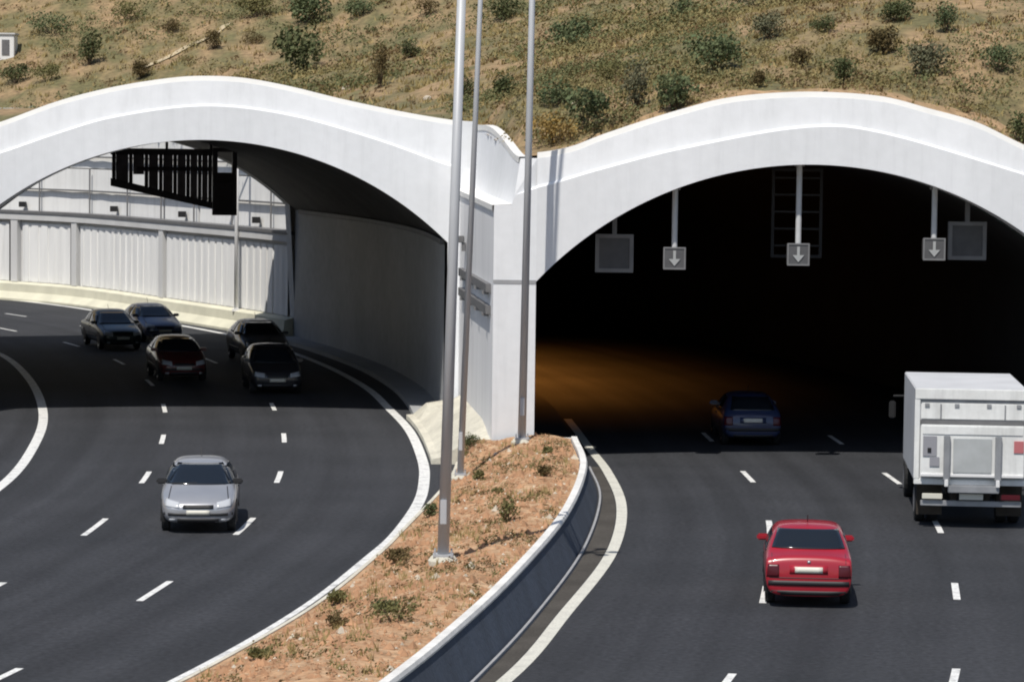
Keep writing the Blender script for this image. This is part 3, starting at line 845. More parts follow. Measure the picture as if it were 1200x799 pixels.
ONC = 'cars coming out of the short tunnel'
make_car('silver_car', (-6.78, 65.0), 184.5, 'silver hatchback in full sunlight driving towards the viewer, between two dash rows', 'silver', HATCH, 0.98, ONC)
make_car('red_car', (5.6, 56.0), -4, 'red saloon seen from behind on the sunny road, driving to the dark tunnel', 'red', SEDAN, 0.965)
make_car('blue_car', (6.62, 84.2), 2, 'dark blue car with brake side to us, entering the shade of the dark tunnel', 'navy', HATCH, 1.0)
make_car('slate_car', (-14.7, 121.5), 180 + 22, 'slate blue car half lit at the far end of the short tunnel', 'slate', HATCH, 1.03, ONC)
make_car('dark_car', (-15.75, 117.2), 180 + 20, 'very dark car beside the slate blue one, deep in shade', 'darkgreen', SEDAN, 1.0, ONC)
make_car('maroon_car', (-11.6, 103.0), 180 + 14, 'dark maroon car with its bright headlamps, in the tunnel shade', 'maroon', HATCH, 1.02, ONC)
make_car('charcoal_car', (-7.95, 98.6), 180 + 10, 'charcoal car nearest the tunnel wall, about to leave the shade', 'charcoal', SEDAN, 1.03, ONC)
make_car('black_car', (-9.45, 111), 180 + 15, 'black car behind the charcoal one at the foot of the tunnel wall', 'charcoal', HATCH, 1.08, ONC)

# ---------------------------------------------------------------- lorry
M['truck_white'] = material('lorry_white', (0.8, 0.81, 0.80), 0.45, color2=(0.66, 0.665, 0.65), scale=1.2, detail=8, thr=(0.45, 0.8), fine=0.04, fine_scale=8, streak=0.22)
M['truck_side'] = material('lorry_side', (0.62, 0.63, 0.65), 0.5, var=0.12, scale=1.0)
M['truck_grey'] = material('lorry_grey', (0.36, 0.37, 0.39), 0.5, metal=0.3, var=0.2)
M['truck_lift'] = material('lift_panel', (0.62, 0.64, 0.65), 0.4, metal=0.3, color2=(0.5, 0.52, 0.52), scale=1.6)
M['sticker'] = material('sticker_grey', (0.3, 0.3, 0.33), 0.6)
M['sticker_red'] = material('sticker_red', (0.5, 0.16, 0.17), 0.5)
M['rust'] = material('dirty_chassis', (0.05, 0.04, 0.03), 0.85, var=0.4, scale=4)
tr = thing('box_lorry', (10.15, 65.4, 0), 'white box lorry with tail lift seen from behind, heading for the dark tunnel', 'lorry', None, rad(-4.5))
# local: x right, y forward from the rear face, z up
MB().box((-1.24, 0.0, 1.02), (1.24, 5.0, 3.06)).build('cargo_box', M['truck_side'], tr, bevel=.02)
for nm, lo, hi in (('top_rail', (-1.26, -.06, 2.86), (1.26, .1, 3.09)), ('bottom_rail', (-1.26, -.06, .98), (1.26, .1, 1.10)),
                   ('corner_post', (-1.265, -.055, 1.10), (-1.15, .1, 2.86)), ('corner_post', (1.15, -.055, 1.10), (1.265, .1, 2.86))):
    MB().box(lo, hi).build(nm, M['truck_white'], tr, bevel=.012)
MB().box((-1.12, -.035, 2.42), (1.12, .02, 2.78)).build('upper_door', M['truck_white'], tr, bevel=.012)
MB().box((-1.14, -.02, 2.79), (1.14, .03, 2.855)).build('door_seal', M['truck_grey'], tr)
MB().box((-1.14, -.05, 2.32), (1.14, .03, 2.405)).build('door_seal', M['rail_dark'], tr)
for x in (-1.0, -.35, .35, 1.0):
    MB().box((x-.05, -.06, 2.70), (x+.05, -.037, 2.77)).build('door_hinge', M['truck_grey'], tr)
for x in (-.7, .7):
    MB().tube((x, -.05, 2.43), (x, -.05, 2.76), .016, n=6).build('lock_rod', M['truck_grey'], tr)
MB().box((-.26, -.075, .66), (.26, -.05, .79)).build('number_plate', M['plate'], tr)
lift = MB().box((-1.13, -.14, 1.16), (1.13, -.06, 2.31)).build('tail_lift', M['truck_white'], tr, bevel=.015)
MB().box((-.42, -.165, 1.26), (.42, -.142, 2.02)).build('lift_plate', M['truck_lift'], lift, bevel=.008)
MB().box((-1.09, -.158, 2.10), (1.09, -.142, 2.28)).build('lift_rib', M['truck_white'], lift, bevel=.006)
for x in (-.56, .56):
    MB().box((x-.07, -.24, 1.10), (x+.07, -.15, 2.08)).build('lift_arm', M['truck_grey'], tr, bevel=.015)
    MB().box((x-.04, -.26, .96), (x+.04, -.16, 1.12)).build('hinge', M['pole_white'], tr, bevel=.01)
MB().box((-1.12, -.17, 1.165), (1.12, -.10, 1.235)).build('lift_edge', M['pole_white'], tr, bevel=.01)
MB().box((-1.08, -.162, 1.62), (-.78, -.141, 2.06)).build('warning_plate', M['sticker'], tr)
MB().box((-.93, -.164, 1.40), (-.72, -.141, 1.60)).build('warning_plate', M['sticker'], tr)
MB().box((.90, -.162, 1.72), (1.11, -.141, 1.98)).build('red_plate', M['sticker_red'], tr)
MB().box((-.98, -.175, 1.70), (-.90, -.163, 1.80)).build('latch', M['black'], tr)
MB().box((-.52, -.2, .82), (.60, -.05, .98)).build('lift_beam', M['truck_grey'], tr, bevel=.015)
MB().box((-.42, .15, .55), (-.30, 6.9, .98)).build('chassis_rail', M['rust'], tr)
MB().box((.30, .15, .55), (.42, 6.9, .98)).build('chassis_rail', M['rust'], tr)
MB().box((-1.1, .02, .50), (1.1, .12, .62)).build('underrun_bar', M['truck_grey'], tr, bevel=.012)
for sx in (-1, 1):
    MB().box((sx*.85-.22, -.05, .66), (sx*.85+.22, .0, .78)).build('lamp_cluster', M['plate'] if sx < 0 else M['lamp_red'], tr, bevel=.01)
    MB().box((sx*.88-.28, .55, .24), (sx*.88+.28, .58, .92)).build('mudflap', M['rust'], tr)
    for wy in (1.4, 5.9):
        for off in ((0.0, -.29) if wy < 2 else (0.0,)):
            x = sx*(1.05 + off*1.0)
            wh = MB().lathe([(0, -.12), (.30, -.12), (.44, -.11), (.47, -.07), (.47, .07), (.44, .11), (.30, .12), (.28, .09), (0, .09)], axis='X', n=24)
            wh.v = [(vx*sx + x, vy + wy, vz + .47) for vx, vy, vz in wh.v]
            w_o = wh.build('wheel', M['tyre'], tr)
            rm = MB().lathe([(0, .05), (.12, .10), (.2, .092), (.28, .12)], axis='X', n=16)
            rm.v = [(vx*sx + x, vy + wy, vz + .47) for vx, vy, vz in rm.v]
            rm.build('rim', M['rim'], w_o, smooth=True)
cab = MB().loft([[(-1.1, 5.2, .7), (1.1, 5.2, .7), (1.1, 5.2, 2.6), (-1.1, 5.2, 2.6)], [(-1.12, 6.2, .6), (1.12, 6.2, .6), (1.1, 6.2, 2.65), (-1.1, 6.2, 2.65)], [(-1.08, 7.0, .5), (1.08, 7.0, .5), (.98, 6.75, 2.5), (-.98, 6.75, 2.5)]])
cab_o = cab.build('cab', M['truck_white'], tr, bevel=.05)
for sx in (-1, 1):
    MB().box((sx*1.11-.012, 5.7, 1.6), (sx*1.11+.012, 6.4, 2.3)).build('cab_window', M['glass'], cab_o)
    MB().tube((sx*1.10, 6.6, 2.35), (sx*1.42, 6.55, 2.35), .025, n=6).build('mirror_arm', M['black'], tr)
    MB().cbox((sx*1.44, 6.55, 2.02), (.16, .12, .42)).build('mirror', M['black'], tr, bevel=.03)

# ---------------------------------------------------------------- lighting masts
def mast(base, lean_x, r0, r1, h, label):
    t = thing('lighting_mast', base, label, 'lighting mast', 'tall masts on the traffic island')
    MB().tube((0, 0, .14), (lean_x*h, 0, h), r0, r1, n=16).build('shaft', M['steel'], t, smooth=True)
    MB().lathe([(0, -.3), (r0*2.6, -.3), (r0*2.6, .02), (r0*2.0, .10), (0, .10)], n=18).build('footing', M['concrete'], t)
    MB().cbox((0, 0, .12), (r0*3.4, r0*3.4, .04)).build('base_plate', M['steel'], t)
    for a in (45, 135, 225, 315):
        c = (math.cos(rad(a))*r0*2.0, math.sin(rad(a))*r0*2.0, .0)
        MB().tube((c[0], c[1], .10), (c[0], c[1], .22), .018, n=6).build('bolt', M['steel'], t)
    MB().box((-r0*.55, -r0-.012, .7), (r0*.55, -r0+.03, 1.15)).build('access_door', M['steel'], t, bevel=.008)
    for k in range(6):
        c, d = math.cos(k*math.pi/3), math.sin(k*math.pi/3)
        a_o = MB().tube((lean_x*h, 0, h-.1), (lean_x*h+c*.45, d*.45, h), .04, n=6).build('lamp_arm', M['steel'], t)
        MB().cbox((lean_x*h+c*.5, d*.5, h), (.26, .26, .14)).build('lamp_head', M['sign_grey'], a_o, bevel=.05)
    return t
def on_soil(x, y): return (x, y, soil_h(x, y))
mast(on_soil(-1.22, 54.6), 0.022, .108, .078, 11.4, 'nearest and thickest steel mast, standing in the middle of the soil bed')
mast(on_soil(-1.22, 72.4), 0.031, .082, .042, 20.0, 'thinnest steel mast, standing near the outer kerb just behind the thickest one')
mast(on_soil(0.28, 75.6), 0.011, .105, .062, 17.0, 'steel mast close before the white pier between the two arches')

# ---------------------------------------------------------------- things hung in the dark tunnel's mouth
M['arrow'] = material('arrow_grey', (0.42, 0.43, 0.43), 0.5, var=0.1)
def crown(x): return arch_z(x-RC, RH, RS, RR_)
def signal(x, zc, label):
    t = thing('lane_signal', (x, 77.75, zc), label, 'lane signal', 'lane signals hung in the dark tunnel mouth')
    MB().box((-.29, -.10, -.28), (.29, .14, .28)).build('housing', M['sign_core'], t, bevel=.02)
    MB().tube((0, .02, .28), (0, .02, crown(x)-zc+.02), .075, n=10).build('hanger', M['sign_light'], t)
    MB().box((-.13, -.02, crown(x)-zc-.06), (.13, .12, crown(x)-zc+.03)).build('ceiling_bracket', M['sign_grey'], t)
    fr = MB()
    for a in ((-.29, -.29, .29, -.25), (-.29, .25, .29, .29), (-.29, -.25, -.25, .25), (.25, -.25, .29, .25)):
        fr.box((a[0], -.118, a[1]), (a[2], -.10, a[3]))
    fr.build('bezel', M['sign_grey'], t)
    ar = MB()
    ar.box((-.035, -.125, -.08), (.035, -.102, .20))
    ar.add([(-.15, -.124, -.02), (.15, -.124, -.02), (0, -.124, -.20), (-.15, -.102, -.02), (.15, -.102, -.02), (0, -.102, -.20)], [(0, 2, 1), (3, 4, 5), (0, 1, 4, 3), (1, 2, 5, 4), (2, 0, 3, 5)])
    ar.build('arrow', M['arrow'], t)
signal(4.20, 5.38, 'small square lane signal over the lane nearest the pier, short hanger')
signal(7.42, 5.52, 'middle lane signal on the longest hanger, under the crown of the arch')
signal(10.95, 5.70, 'lane signal above the lorry lane, next to a grey square board')
def board(x, zc, label):
    t = thing('square_board', (x, 78.45, zc), label, 'sign board', 'grey square boards in the dark tunnel mouth')
    MB().box((-.40, -.03, -.40), (.40, .10, .40)).build('panel', M['sign_core'], t)
    for a in ((-.50, -.50, .50, -.40), (-.50, .40, .50, .50), (-.50, -.40, -.40, .40), (.40, -.40, .50, .40)):
        MB().box((a[0], -.07, a[1]), (a[2], .12, a[3])).build('frame_bar', M['sign_grey'], t)
    top = crown(x) - zc
    MB().box((-.06, 0, .5), (.06, .1, top+.05)).build('hanger', M['sign_grey'], t)
board(2.66, 5.46, 'grey square board beside the pier side of the dark arch')
board(11.92, 5.90, 'grey square board beside the far lane signal, above the lorry')
t = thing('hanging_frame', (7.55, 79.6, 6.55), 'dark rectangular frame hanging behind the middle lane signal', 'sign frame')
for a in ((-.68, -1.2, .68, -1.12), (-.68, 1.1, .68, 1.18), (-.68, -1.12, -.60, 1.1), (.60, -1.12, .68, 1.1)):
    MB().box((a[0], 0, a[1]), (a[2], .12, a[3])).build('frame_bar', M['tunnel_shade'], t)
for k in range(5):
    z = -.9 + k*.45
    MB().box((-.6, .03, z), (.6, .08, z+.05)).build('slat', M['tunnel_shade'], t)
MB().box((-.05, .02, 1.18), (.05, .1, 1.36)).build('hanger', M['sign_core'], t)

# sodium lamps deep inside the dark tunnel (their glow tints the road)
M['lamp_glow'] = material('sodium_glass', (0.9, 0.45, 0.1), 0.3)
for i, (y, pw) in enumerate(((97, 110), (103, 300), (109, 380), (116, 320))):
    x = x_at(LW_WALL, y) + 1.7
    t = thing('sodium_lamp', (x, y, 5.75), ('orange', 'second orange', 'third orange', 'last and deepest orange')[i] + ' sodium lamp under the ceiling inside the dark tunnel', 'tunnel lamp', 'sodium lamps deep in the dark tunnel')
    MB().box((-.22, -.4, 0), (.22, .4, .14)).build('lamp_body', M['tunnel_shade'], t)
    MB().box((-.18, -.35, -.03), (.18, .35, -.002)).build('lamp_glass', M['lamp_glow'], t)
    ld = bpy.data.lights.new('sodium_light', 'AREA')
    ld.shape = 'RECTANGLE'; ld.size = .34; ld.size_y = .68
    ld.energy = pw; ld.color = (1.0, 0.36, 0.06); ld.spread = rad(128)
    lo = bpy.data.objects.new('sodium_light', ld)
    COL.objects.link(lo); lo.parent = t; lo.location = (0, 0, -.05)

# ---------------------------------------------------------------- things in and behind the short tunnel
M['gantry_plate'] = material('gantry_plate', (0.17, 0.155, 0.175), 0.6, var=0.3, scale=3)
t = thing('sign_gantry', (-12.95, 115.5, 5.2), 'dark steel sign gantry with open bays hung under the short tunnel ceiling', 'sign gantry', None, rad(10))
# local x runs along the gantry
def gz(x): return 0.25 + (1.05)*(1-(x+2.6)/5.0) if x < 1.2 else 0.25
zt_ = 2.75
MB().add([(-2.6, 0, 1.15), (1.3, 0, .30), (1.3, 0, .55), (-2.6, 0, 1.45), (-2.6, .3, 1.15), (1.3, .3, .30), (1.3, .3, .55), (-2.6, .3, 1.45)],
         [(0, 1, 2, 3), (4, 7, 6, 5), (0, 4, 5, 1), (3, 2, 6, 7), (0, 3, 7, 4), (1, 5, 6, 2)]).build('lower_chord', M['steel_dark'], t)
MB().box((-2.6, 0, 2.35), (1.3, .3, 2.6)).build('upper_chord', M['steel_dark'], t)
MB().box((-1.6, .08, 1.75), (1.3, .2, 1.9)).build('middle_chord', M['steel_dark'], t)
for x in (-2.55, -1.9, -1.3, -.75, -.2, .3, .75, 1.15):
    zb = 1.2 - (x+2.6)*.85/3.9
    MB().box((x, .05, zb), (x+.14, .24, 2.4)).build('upright', M['steel_dark'], t)
for x0, x1, z0, z1 in ((-2.4, -1.92, 1.25, 2.37), (-1.74, -1.32, 1.6, 2.37), (-1.14, -.78, .95, 2.37), (-.59, -.22, .85, 2.37), (-.04, .28, .75, 2.37), (.46, .73, .6, 2.37), (.91, 1.13, .6, 2.37)):
    MB().box((x0, .12, z0), (x1, .18, z1)).build('sign_plate', M['gantry_plate'], t)
for a in ((1.32, .05, 2.25, .2), (1.32, 2.5, 2.25, 2.65), (1.32, .2, 1.5, 2.5), (2.07, .2, 2.25, 2.5), (1.5, 1.2, 2.07, 1.32)):
    MB().box((a[0], -.05, a[1]), (a[2], .4, a[3])).build('box_frame', M['steel_dark'], t)
MB().box((1.5, .2, .2), (2.07, .3, 1.7)).build('box_back', M['steel_dark'], t)
for x in (-2.2, -.5, 1.2):
    MB().box((x, .1, 2.5), (x+.1, .2, 3.2)).build('hanger', M['steel_dark'], t)

t = thing('lamp_post', (-11.85, 127.9, 0.8), 'slim white lamp post at the near end of the sunlit panelled wall', 'lamp post')
MB().tube((0, 0, -.02), (0, 0, 8.2), .10, .07, n=10).build('shaft', M['pole_white'], t, smooth=True)
MB().cbox((0, 0, .05), (.34, .34, .1)).build('base_plate', M['pole_white'], t)
a_ = MB().tube((0, 0, 8.1), (-1.2, .3, 8.5), .05, n=6).build('lamp_arm', M['pole_white'], t)
MB().cbox((-1.4, .35, 8.48), (.6, .25, .14)).build('lamp_head', M['sign_grey'], a_, bevel=.04)

t = thing('camera_unit', (-1.42, 85.6, 5.5), 'small dark camera unit fixed to the grey return wall by the arch', 'security camera')
MB().box((-.40, -.14, -.07), (.02, .10, .12)).build('camera_body', M['rail_dark'], t, bevel=.02)
MB().box((-.06, -.10, -.32), (.06, .06, -.07)).build('wall_bracket', M['rail_dark'], t)
MB().tube((-.42, -.02, .03), (-.40, -.02, .03), .05, n=10).build('lens', M['black'], t)
t = thing('cable_duct', (-1.0, 82.6, 4.2), 'pair of dark cable ducts running along the grey return wall', 'cable duct')
def rw(y): return -0.5 - 1.08*(y-77)/11
for z in (4.55, 3.98):
    y0, y1 = 77.6, 86.6
    MB().loft([[(rw(y)-.14, y, z-.11), (rw(y)-.14, y, z+.11), (rw(y)+.02, y, z+.11), (rw(y)+.02, y, z-.11)] for y in (y0, y1)]).build('duct', M['rail_dark'], t, world=True)
    for k in range(4):
        y = y0 + .8 + k*2.4
        MB().box((rw(y)-.17, y-.12, z-.2), (rw(y)+.03, y+.12, z-.112)).build('bracket', M['sign_grey'], t, world=True)

# ---------------------------------------------------------------- plants and rough ground on the hillside
def leafmat(name, c, c2):
    return material(name, c, 0.8, color2=c2, scale=2.2, detail=4, spec=0.15)
M['leaf_dark'] = leafmat('leaf_dark', (0.07, 0.085, 0.036), (0.11, 0.12, 0.055))
M['leaf_green'] = leafmat('leaf_green', (0.09, 0.12, 0.058), (0.135, 0.155, 0.075))
M['leaf_olive'] = leafmat('leaf_olive', (0.13, 0.13, 0.05), (0.18, 0.16, 0.07))
M['leaf_grey'] = leafmat('leaf_grey', (0.12, 0.125, 0.075), (0.16, 0.15, 0.09))
M['leaf_tan'] = leafmat('leaf_tan', (0.30, 0.20, 0.06), (0.24, 0.17, 0.07))
M['leaf_brown'] = leafmat('leaf_brown', (0.09, 0.07, 0.03), (0.14, 0.10, 0.045))
M['twig'] = material('twig', (0.09, 0.065, 0.04), 0.9, var=0.3)

def leaves(m, c, rx, ry, rz, n, size, rng):
    for _ in range(n):
        while True:
            p = Vector((rng.uniform(-1, 1), rng.uniform(-1, 1), rng.uniform(-1, 1)))
            if 0.25 < p.length <= 1: break
        q = Vector((c[0]+p.x*rx, c[1]+p.y*ry, c[2]+p.z*rz))
        d = Vector((rng.gauss(0, 1), rng.gauss(0, 1), rng.gauss(0.5, 1))).normalized()
        u = d.orthogonal().normalized(); w = d.cross(u)
        s = size*rng.uniform(.5, 1.3)
        k = rng.uniform(.4, .8)
        m.add([q-u*s, q+w*s*k, q+u*s, q-w*s*k], [(0, 1, 2, 3)])

def shrub(x, y, w, h, kind, label, name='shrub', group='shrubs on the hillside', z=None, dens=1.0, cat='shrub'):
    rng = random.Random(int(abs(x*131+y*977))*7+3)
    if z is None: z = hill(x, y) or 9.0
    t = thing(name, (x, y, z-.05), label, cat, group)
    m = MB(); st = MB()
    nb = rng.randint(5, 8)
    for k in range(nb):
        a = 2*math.pi*k/nb + rng.uniform(-.5, .5)
        rr = w*.5*rng.uniform(.25, .62)
        cz = h*rng.uniform(.30, .74)
        c = (math.cos(a)*rr, math.sin(a)*rr, cz)
        b = w*rng.uniform(.20, .32)
        leaves(m, c, b, b, min(h*rng.uniform(.2, .3), cz), int(120*dens), max(.028, min(w, h)*.05), rng)
        st.tube((0, 0, -.05), c, max(.012, .025*h), .008, n=4, caps=False)
    leaves(m, (0, 0, h*.5), w*.42, w*.42, h*.48, int(240*dens), max(.028, min(w, h)*.05), rng)
    m.build('foliage', M[kind], t, fix=False)
    st.build('stem', M['twig'], t, fix=False)
    return t

HILL = [
 (-10.24,141.8,2.5,2.3,'leaf_dark','big dark green bush low on the slope over the short tunnel'),
 (-10.63,154.2,2.2,1.8,'leaf_green','green bush directly above the big dark one, near the top edge'),
 (-21.91,154.3,1.2,1.9,'leaf_dark','tall narrow dark bush on the slope, uphill of the near end of the short arch'),
 (-23.95,153.3,1.5,1.0,'leaf_olive','low olive bush beside the tall narrow dark one'),
 (-18.57,148.7,.9,1.05,'leaf_brown','small brown bush at the lower end of the pale dirt track'),
 (-5.5,121.8,.75,1.75,'leaf_brown','thin upright brown sapling shaped bush above the long side of the short arch'),
 (-4.8,136,1.0,.85,'leaf_dark','round dark bush uphill of the upright brown one'),
 (-1.68,102.5,.55,1.1,'leaf_dark','dark narrow bush just above the corner of the leaning wall, hidden partly by masts'),
 (-.34,94.8,.75,.95,'leaf_dark','dark bush between the two rear masts, above the pier'),
 (1.13,84.8,1.1,.9,'leaf_green','green bush above the dip between the arches, beside the mast'),
 (1.95,80.7,1.1,1.1,'leaf_green','spreading green bush at the dip where the dark tunnel arch begins'),
 (4.22,79.3,1.0,1.05,'leaf_green','rounded green bush touching the rim of the dark tunnel arch'),
 (5.66,85,1.5,1.2,'leaf_green','broad grey green bush up the slope over the dark tunnel'),
 (3.28,81.2,.75,1.5,'leaf_grey','tall dry grey bush beside the rounded green one'),
 (8.91,81.2,.7,.78,'leaf_dark','bright edged dark green bush right over the crown of the dark arch'),
 (7.95,83.9,.6,.6,'leaf_brown','small brown bush uphill of the crown of the dark arch'),
 (6.51,80.1,.3,.48,'leaf_brown','tiny brown tuft shaped bush by the rim of the dark arch'),
 (11.51,90.5,.95,.8,'leaf_dark','dark bush at the top edge above the lorry side of the dark arch'),
 (11.41,83.3,1.05,.98,'leaf_grey','pale grey green bush over the lorry side of the dark arch'),
 (13.5,83.8,1.0,.75,'leaf_green','green bush farthest to the side above the lorry'),
 (10.48,85.9,.85,.85,'leaf_brown','brownish bush between the pale grey green one and the slope top'),
 (13.34,78.9,.7,.95,'leaf_dark','dark bush at the rim where the dark arch leaves the picture'),
 (1.08,80.3,1.3,.9,'leaf_tan','tan dry bush filling the dip between the two arches'),
 (9.1,89,.75,.52,'leaf_dark','low dark bush high above the crown of the dark arch'),
 (6.55,117.9,1.2,1.0,'leaf_green','green bush at the top edge, uphill of the broad grey green one'),
 (8.94,113.8,1.2,.85,'leaf_grey','greyish bush at the top edge over the middle of the dark tunnel'),
 (-13.36,152.4,1.3,.7,'leaf_brown','flat dark brown bush at the upper end of the dirt track'),
 (-18.23,158.5,1.1,.75,'leaf_brown','small brown bush uphill of the middle of the dirt track'),
 (-15.31,152,.9,.95,'leaf_brown','brown bush standing right at the top end of the dirt track'),
 (-25.86,155.1,1.5,1.05,'leaf_dark','dark bush at the picture edge below the white hut'),
 (-.59,142.8,1.4,1.1,'leaf_dark','dark bush near the top edge between the two rear masts'),
 (2.19,116.9,1.7,1.35,'leaf_green','wide soft green bush just beside the upper part of the pier mast'),
 (-4.43,148.9,1.3,.85,'leaf_brown','brown bush at the top edge beside the thickest mast'),
 (12.75,88.7,.65,1.0,'leaf_green','upright green bush at the top edge over the lorry'),
 (-13.61,157.2,1.8,1.25,'leaf_olive','wide olive bush at the top edge uphill of the dirt track'),
 (2.81,88.8,.95,.62,'leaf_olive','low olive bush between wide soft green bush and dry grey bush'),
 (-7.99,152.2,1.6,1.05,'leaf_green','green bush at the top edge, between the big dark bush and the thickest mast'),
 (-25.2,162.8,2.05,1.2,'leaf_green','wide green bush uphill of the low olive bush'),
 (-20.95,162.1,1.9,1.1,'leaf_olive','olive bush at the top edge uphill of the tall narrow dark bush'),
 (7.61,90.5,1.05,.75,'leaf_grey','dull grey bush high over the crown of the dark arch'),
]
for x, y, w, h, k, lab in HILL:
    shrub(x, y, w*1.22, h*1.1, k, lab)

# low scrub and dry grass: nobody could count it
def scatter(name, mat, n, rng, hmin, hmax, blades, spread, clump=None, leafy=False):
    m = MB(); c = 0; tries = 0
    while c < n and tries < n*12:
        tries += 1
        if rng.random() < .3:
            y = rng.uniform(78.2, 106); x = rng.uniform(-2, 16.5)
        else:
            y = rng.uniform(98, 176); x = rng.uniform(-31, 20)
        if clump and (math.sin(x*clump+1.7*name.__len__())+math.sin(y*clump*.8+.6)+math.sin((x+y)*clump*.55)) < rng.uniform(-.4, 1.2): continue
        z = hill(x, y)
        if z is None or (y < 124 and x < x_at(GUIDE, y) if y > 88 else False): continue
        if x < 0.7 and y < face_y(x) + 3.5: continue
        if y < face_y(x) + 2.4 + 0.5*wob(x*2, y) and rng.random() < .85: continue
        far = 1.0 if y < 105 else 1.5
        if leafy:
            h = rng.uniform(hmin, hmax)*far; k_ = rng.choice((.5, .6, .8, 1.0, 1.3, 2.0)); h *= .7 + .3*k_; r_ = spread*far*k_*rng.uniform(.8, 1.2)
            leaves(m, (x, y, z+h*.35), r_, r_, h*.6, int(blades*(.4+.75*k_)), .042*far, rng)
            c += 1
            continue
        for b in range(blades):
            a = rng.uniform(0, 6.283); r_ = spread*far*rng.random()
            bx, by = x+math.cos(a)*r_, y+math.sin(a)*r_
            h = rng.uniform(hmin, hmax)*far; w = rng.uniform(.02, .05)*far
            lx, ly = rng.uniform(-.5, .5)*h, rng.uniform(-.5, .5)*h
            ca, sa = math.cos(a*1.7)*w, math.sin(a*1.7)*w
            zz = z - .03
            m.add([(bx-ca, by-sa, zz), (bx+ca, by+sa, zz), (bx+lx, by+ly, zz+h)], [(0, 1, 2)])
        c += 1
    o = m.build(name, mat, fix=False)
    tag(o, None, None, None, 'stuff')
    return o
rg = random.Random(11)
M['straw'] = material('dry_grass', (0.37, 0.28, 0.135), 0.9, color2=(0.26, 0.21, 0.09), scale=.6, spec=.1)
M['scrub_g'] = material('scrub_green', (0.12, 0.135, 0.06), 0.9, color2=(0.165, 0.165, 0.08), scale=.7, spec=.1)
M['scrub_o'] = material('scrub_olive', (0.26, 0.215, 0.10), 0.9, color2=(0.2, 0.175, 0.08), scale=.7, spec=.1)
M['scrub_b'] = material('scrub_brown', (0.13, 0.09, 0.045), 0.9, color2=(0.2, 0.13, 0.07), scale=.7, spec=.1)
for nm, mt, n, a, b, bl, sp, cl, lf, lab in (('dry_grass', 'straw', 5000, .06, .20, 8, .25, None, False, 'straw coloured dry grass over the whole hillside'),
        ('green_scrub', 'scrub_g', 1900, .16, .50, 40, .34, .5, True, 'patches of low green scrub over the hillside'),
        ('olive_scrub', 'scrub_o', 1700, .14, .42, 36, .32, .3, True, 'patches of low olive scrub over the hillside'),
        ('brown_scrub', 'scrub_b', 900, .12, .30, 26, .24, .8, True, 'patches of low brown scrub over the hillside')):
    o = scatter(nm, M[mt], n, rg, a, b, bl, sp, cl, lf)
    tag(o, lab, 'ground cover')

# dirt track, white rocks, hut
TR = resample(catmull([(-19.0,151.0),(-18.2,152.4),(-17.3,153.4),(-16.5,154.4),(-15.9,155.6),(-15.2,157.5)], 6), .4)
a, b = offset(TR, -.28), offset(TR, .28)
tag(MB().strip([(x, y, hill(x, y)+.07) for x, y in a], [(x, y, hill(x, y)+.07) for x, y in b]).build('dirt_track', M['track'], smooth=True), kind='structure')
def rock(x, y, s, z, label, group=None):
    rng = random.Random(int(x*100+y*10))
    bm = bmesh.new(); bmesh.ops.create_icosphere(bm, subdivisions=2, radius=s)
    for v in bm.verts: v.co = v.co*rng.uniform(.8, 1.15); v.co.z *= .7
    me = bpy.data.meshes.new('rock'); bm.to_mesh(me); bm.free(); me.materials.append(M['rock'])
    o = bpy.data.objects.new('rock', me); COL.objects.link(o); o.location = (x, y, z+s*.25)
    tag(o, label, 'rock', group)
rock(-3.21, 110.1, .16, hill(-3.21, 110.1), 'pale rock by the rim of the short arch, beside the thickest mast')
rock(1.7, 84.2, .13, hill(1.7, 84.2), 'pale rock in the dip between the arches, beside the pier mast')
rock(-7.2, 128.0, .2, hill(-7.2, 128.0), 'pale rock low on the slope below the big dark bush')
hz_ = hill(-27.5, 160.6)
t = thing('white_hut', (-27.5, 160.6, hz_-.3), 'small white flat roofed hut at the picture edge high on the hillside', 'hut')
MB().box((-.75, -.6, 0), (.75, .6, 1.35)).build('wall', M['panel_white'], t, bevel=.02)
MB().box((-.82, -.67, 1.36), (.82, .67, 1.46)).build('roof', M['wall_pale'], t, bevel=.02)
MB().box((.1, -.63, .28), (.5, -.605, 1.1)).build('door', M['rail_dark'], t)

# ---------------------------------------------------------------- the soil bed: plants, stones, clods
PL = [(-1.85,47.6,.95,.5,'leaf_olive','largest olive plant low in the near part of the soil bed'),
 (-2.05,48.9,.5,.3,'leaf_dark','dark little plant beside the largest olive plant'),
 (-.05,60.2,.5,.55,'leaf_olive','upright olive plant right of the thickest mast'),
 (-1.05,76.2,.55,.5,'leaf_dark','dark plant at the foot of the return wall corner'),
 (-.75,70.6,.34,.26,'leaf_olive','small plant mid bed uphill of the thickest mast'),
 (.75,67.5,.36,.3,'leaf_brown','small dry plant near the coping, before the pier'),
 (-2.15,56.8,.5,.34,'leaf_brown','dry plant beside the outer kerb level with the thickest mast'),
 (-3.05,52.6,.46,.3,'leaf_olive','low plant by the outer kerb nearer than the thickest mast'),
 (-2.8,48.4,.44,.3,'leaf_brown','dry plant between the largest olive plant and the outer kerb'),
 (-1.75,65.2,.42,.32,'leaf_dark','dark plant at the narrow waist of the bed by the outer kerb'),
 (-.3,66.0,.3,.2,'leaf_olive','tiny plant in the middle of the narrow waist'),
 (-3.9,46.6,.5,.24,'leaf_olive','flat plant at the near outer corner of the bed'),
 (.9,72.6,.3,.24,'leaf_olive','tiny plant near the coping just before the pier mast'),
]
for x, y, w, h, k, lab in PL:
    shrub(x, y, w, h, k, lab, 'bedding_plant', 'plants in the soil bed', soil_h(x, y)+.03, .6, 'plant')
rg = random.Random(5)
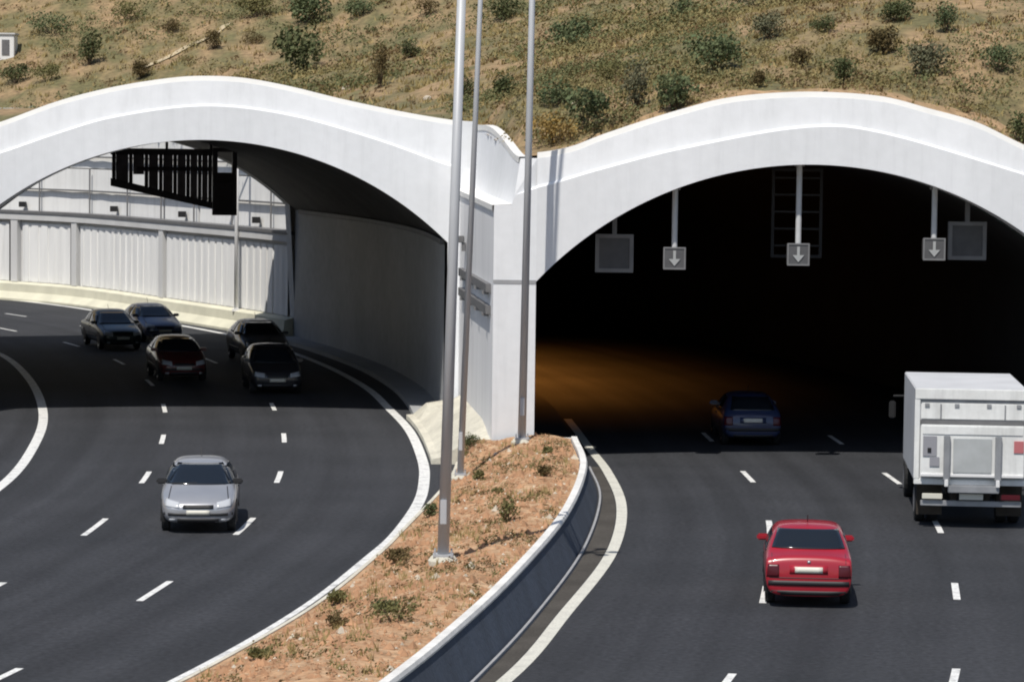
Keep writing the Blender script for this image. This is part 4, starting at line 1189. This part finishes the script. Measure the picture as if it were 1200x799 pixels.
m = MB(); mg = MB(); m2 = MB()
OCT = [(1,0,0),(0,1,0),(-1,0,0),(0,-1,0),(0,0,1),(0,0,-.4)]
OCF = [(0,1,4),(1,2,4),(2,3,4),(3,0,4),(1,0,5),(2,1,5),(3,2,5),(0,3,5)]
for _ in range(7000):
    y = rg.uniform(42, 76.5); a, b = pair(y); x = rg.uniform(a+.15, b-.15)
    s = rg.uniform(.015, .045) if rg.random() < .9 else rg.uniform(.05, .11)
    z = soil_h(x, y); an = rg.uniform(0, 6.28); ca, sa = math.cos(an), math.sin(an)
    q = [(px*s*rg.uniform(.7, 1.4), py*s*rg.uniform(.7, 1.4), pz*s*rg.uniform(.7, 1.3)) for px, py, pz in OCT]
    (m if rg.random() < .95 else m2).add([(x+px*ca-py*sa, y+px*sa+py*ca, z+pz) for px, py, pz in q], OCF)
mw = MB(); mw2 = MB()
for _ in range(1700):
    y = rg.uniform(42, 76.3); a, b = pair(y); x = rg.uniform(a+.2, b-.2)
    if math.sin(x*2.7+y*.9)+math.sin(y*1.9-x*1.3) < rg.uniform(-.8, 1.3): continue
    z = soil_h(x, y); r_ = rg.uniform(.05, .17)
    leaves(mw if rg.random() < .45 else mw2, (x, y, z+r_*.35), r_, r_*1.2, r_*.55, 22, .022, rg)
tag(mw.build('olive_weeds', M['leaf_olive'], fix=False), 'low olive weeds scattered over the soil bed', 'ground cover', None, 'stuff')
tag(mw2.build('brown_weeds', M['leaf_brown'], fix=False), 'low withered brown weeds scattered over the soil bed', 'ground cover', None, 'stuff')
for _ in range(700):
    y = rg.uniform(42, 76.5); a, b = pair(y); x = rg.uniform(a+.12, b-.12)
    if math.sin(x*2.1+y*.7)+math.sin(y*1.3-x) < rg.uniform(-.6, 1.4): continue
    z = soil_h(x, y)
    for q in range(5):
        an = rg.uniform(0, 6.28); h = rg.uniform(.06, .2); r_ = rg.uniform(0, .1)
        bx, by = x+math.cos(an)*r_, y+math.sin(an)*r_
        mg.add([(bx-.012, by, z-.02), (bx+.012, by, z-.02), (bx+rg.uniform(-.08, .08), by+rg.uniform(-.08, .08), z+h)], [(0, 1, 2)])
tag(m.build('soil_clods', M['clod'], fix=False), 'small clods and stones strewn over the soil bed', 'stones', None, 'stuff')
tag(m2.build('pale_stones', M['rock'], fix=False), 'small pale stones strewn over the soil bed', 'stones', None, 'stuff')
tag(mg.build('dry_weeds', M['straw'], fix=False), 'sparse dry weeds in the soil bed', 'ground cover', None, 'stuff')
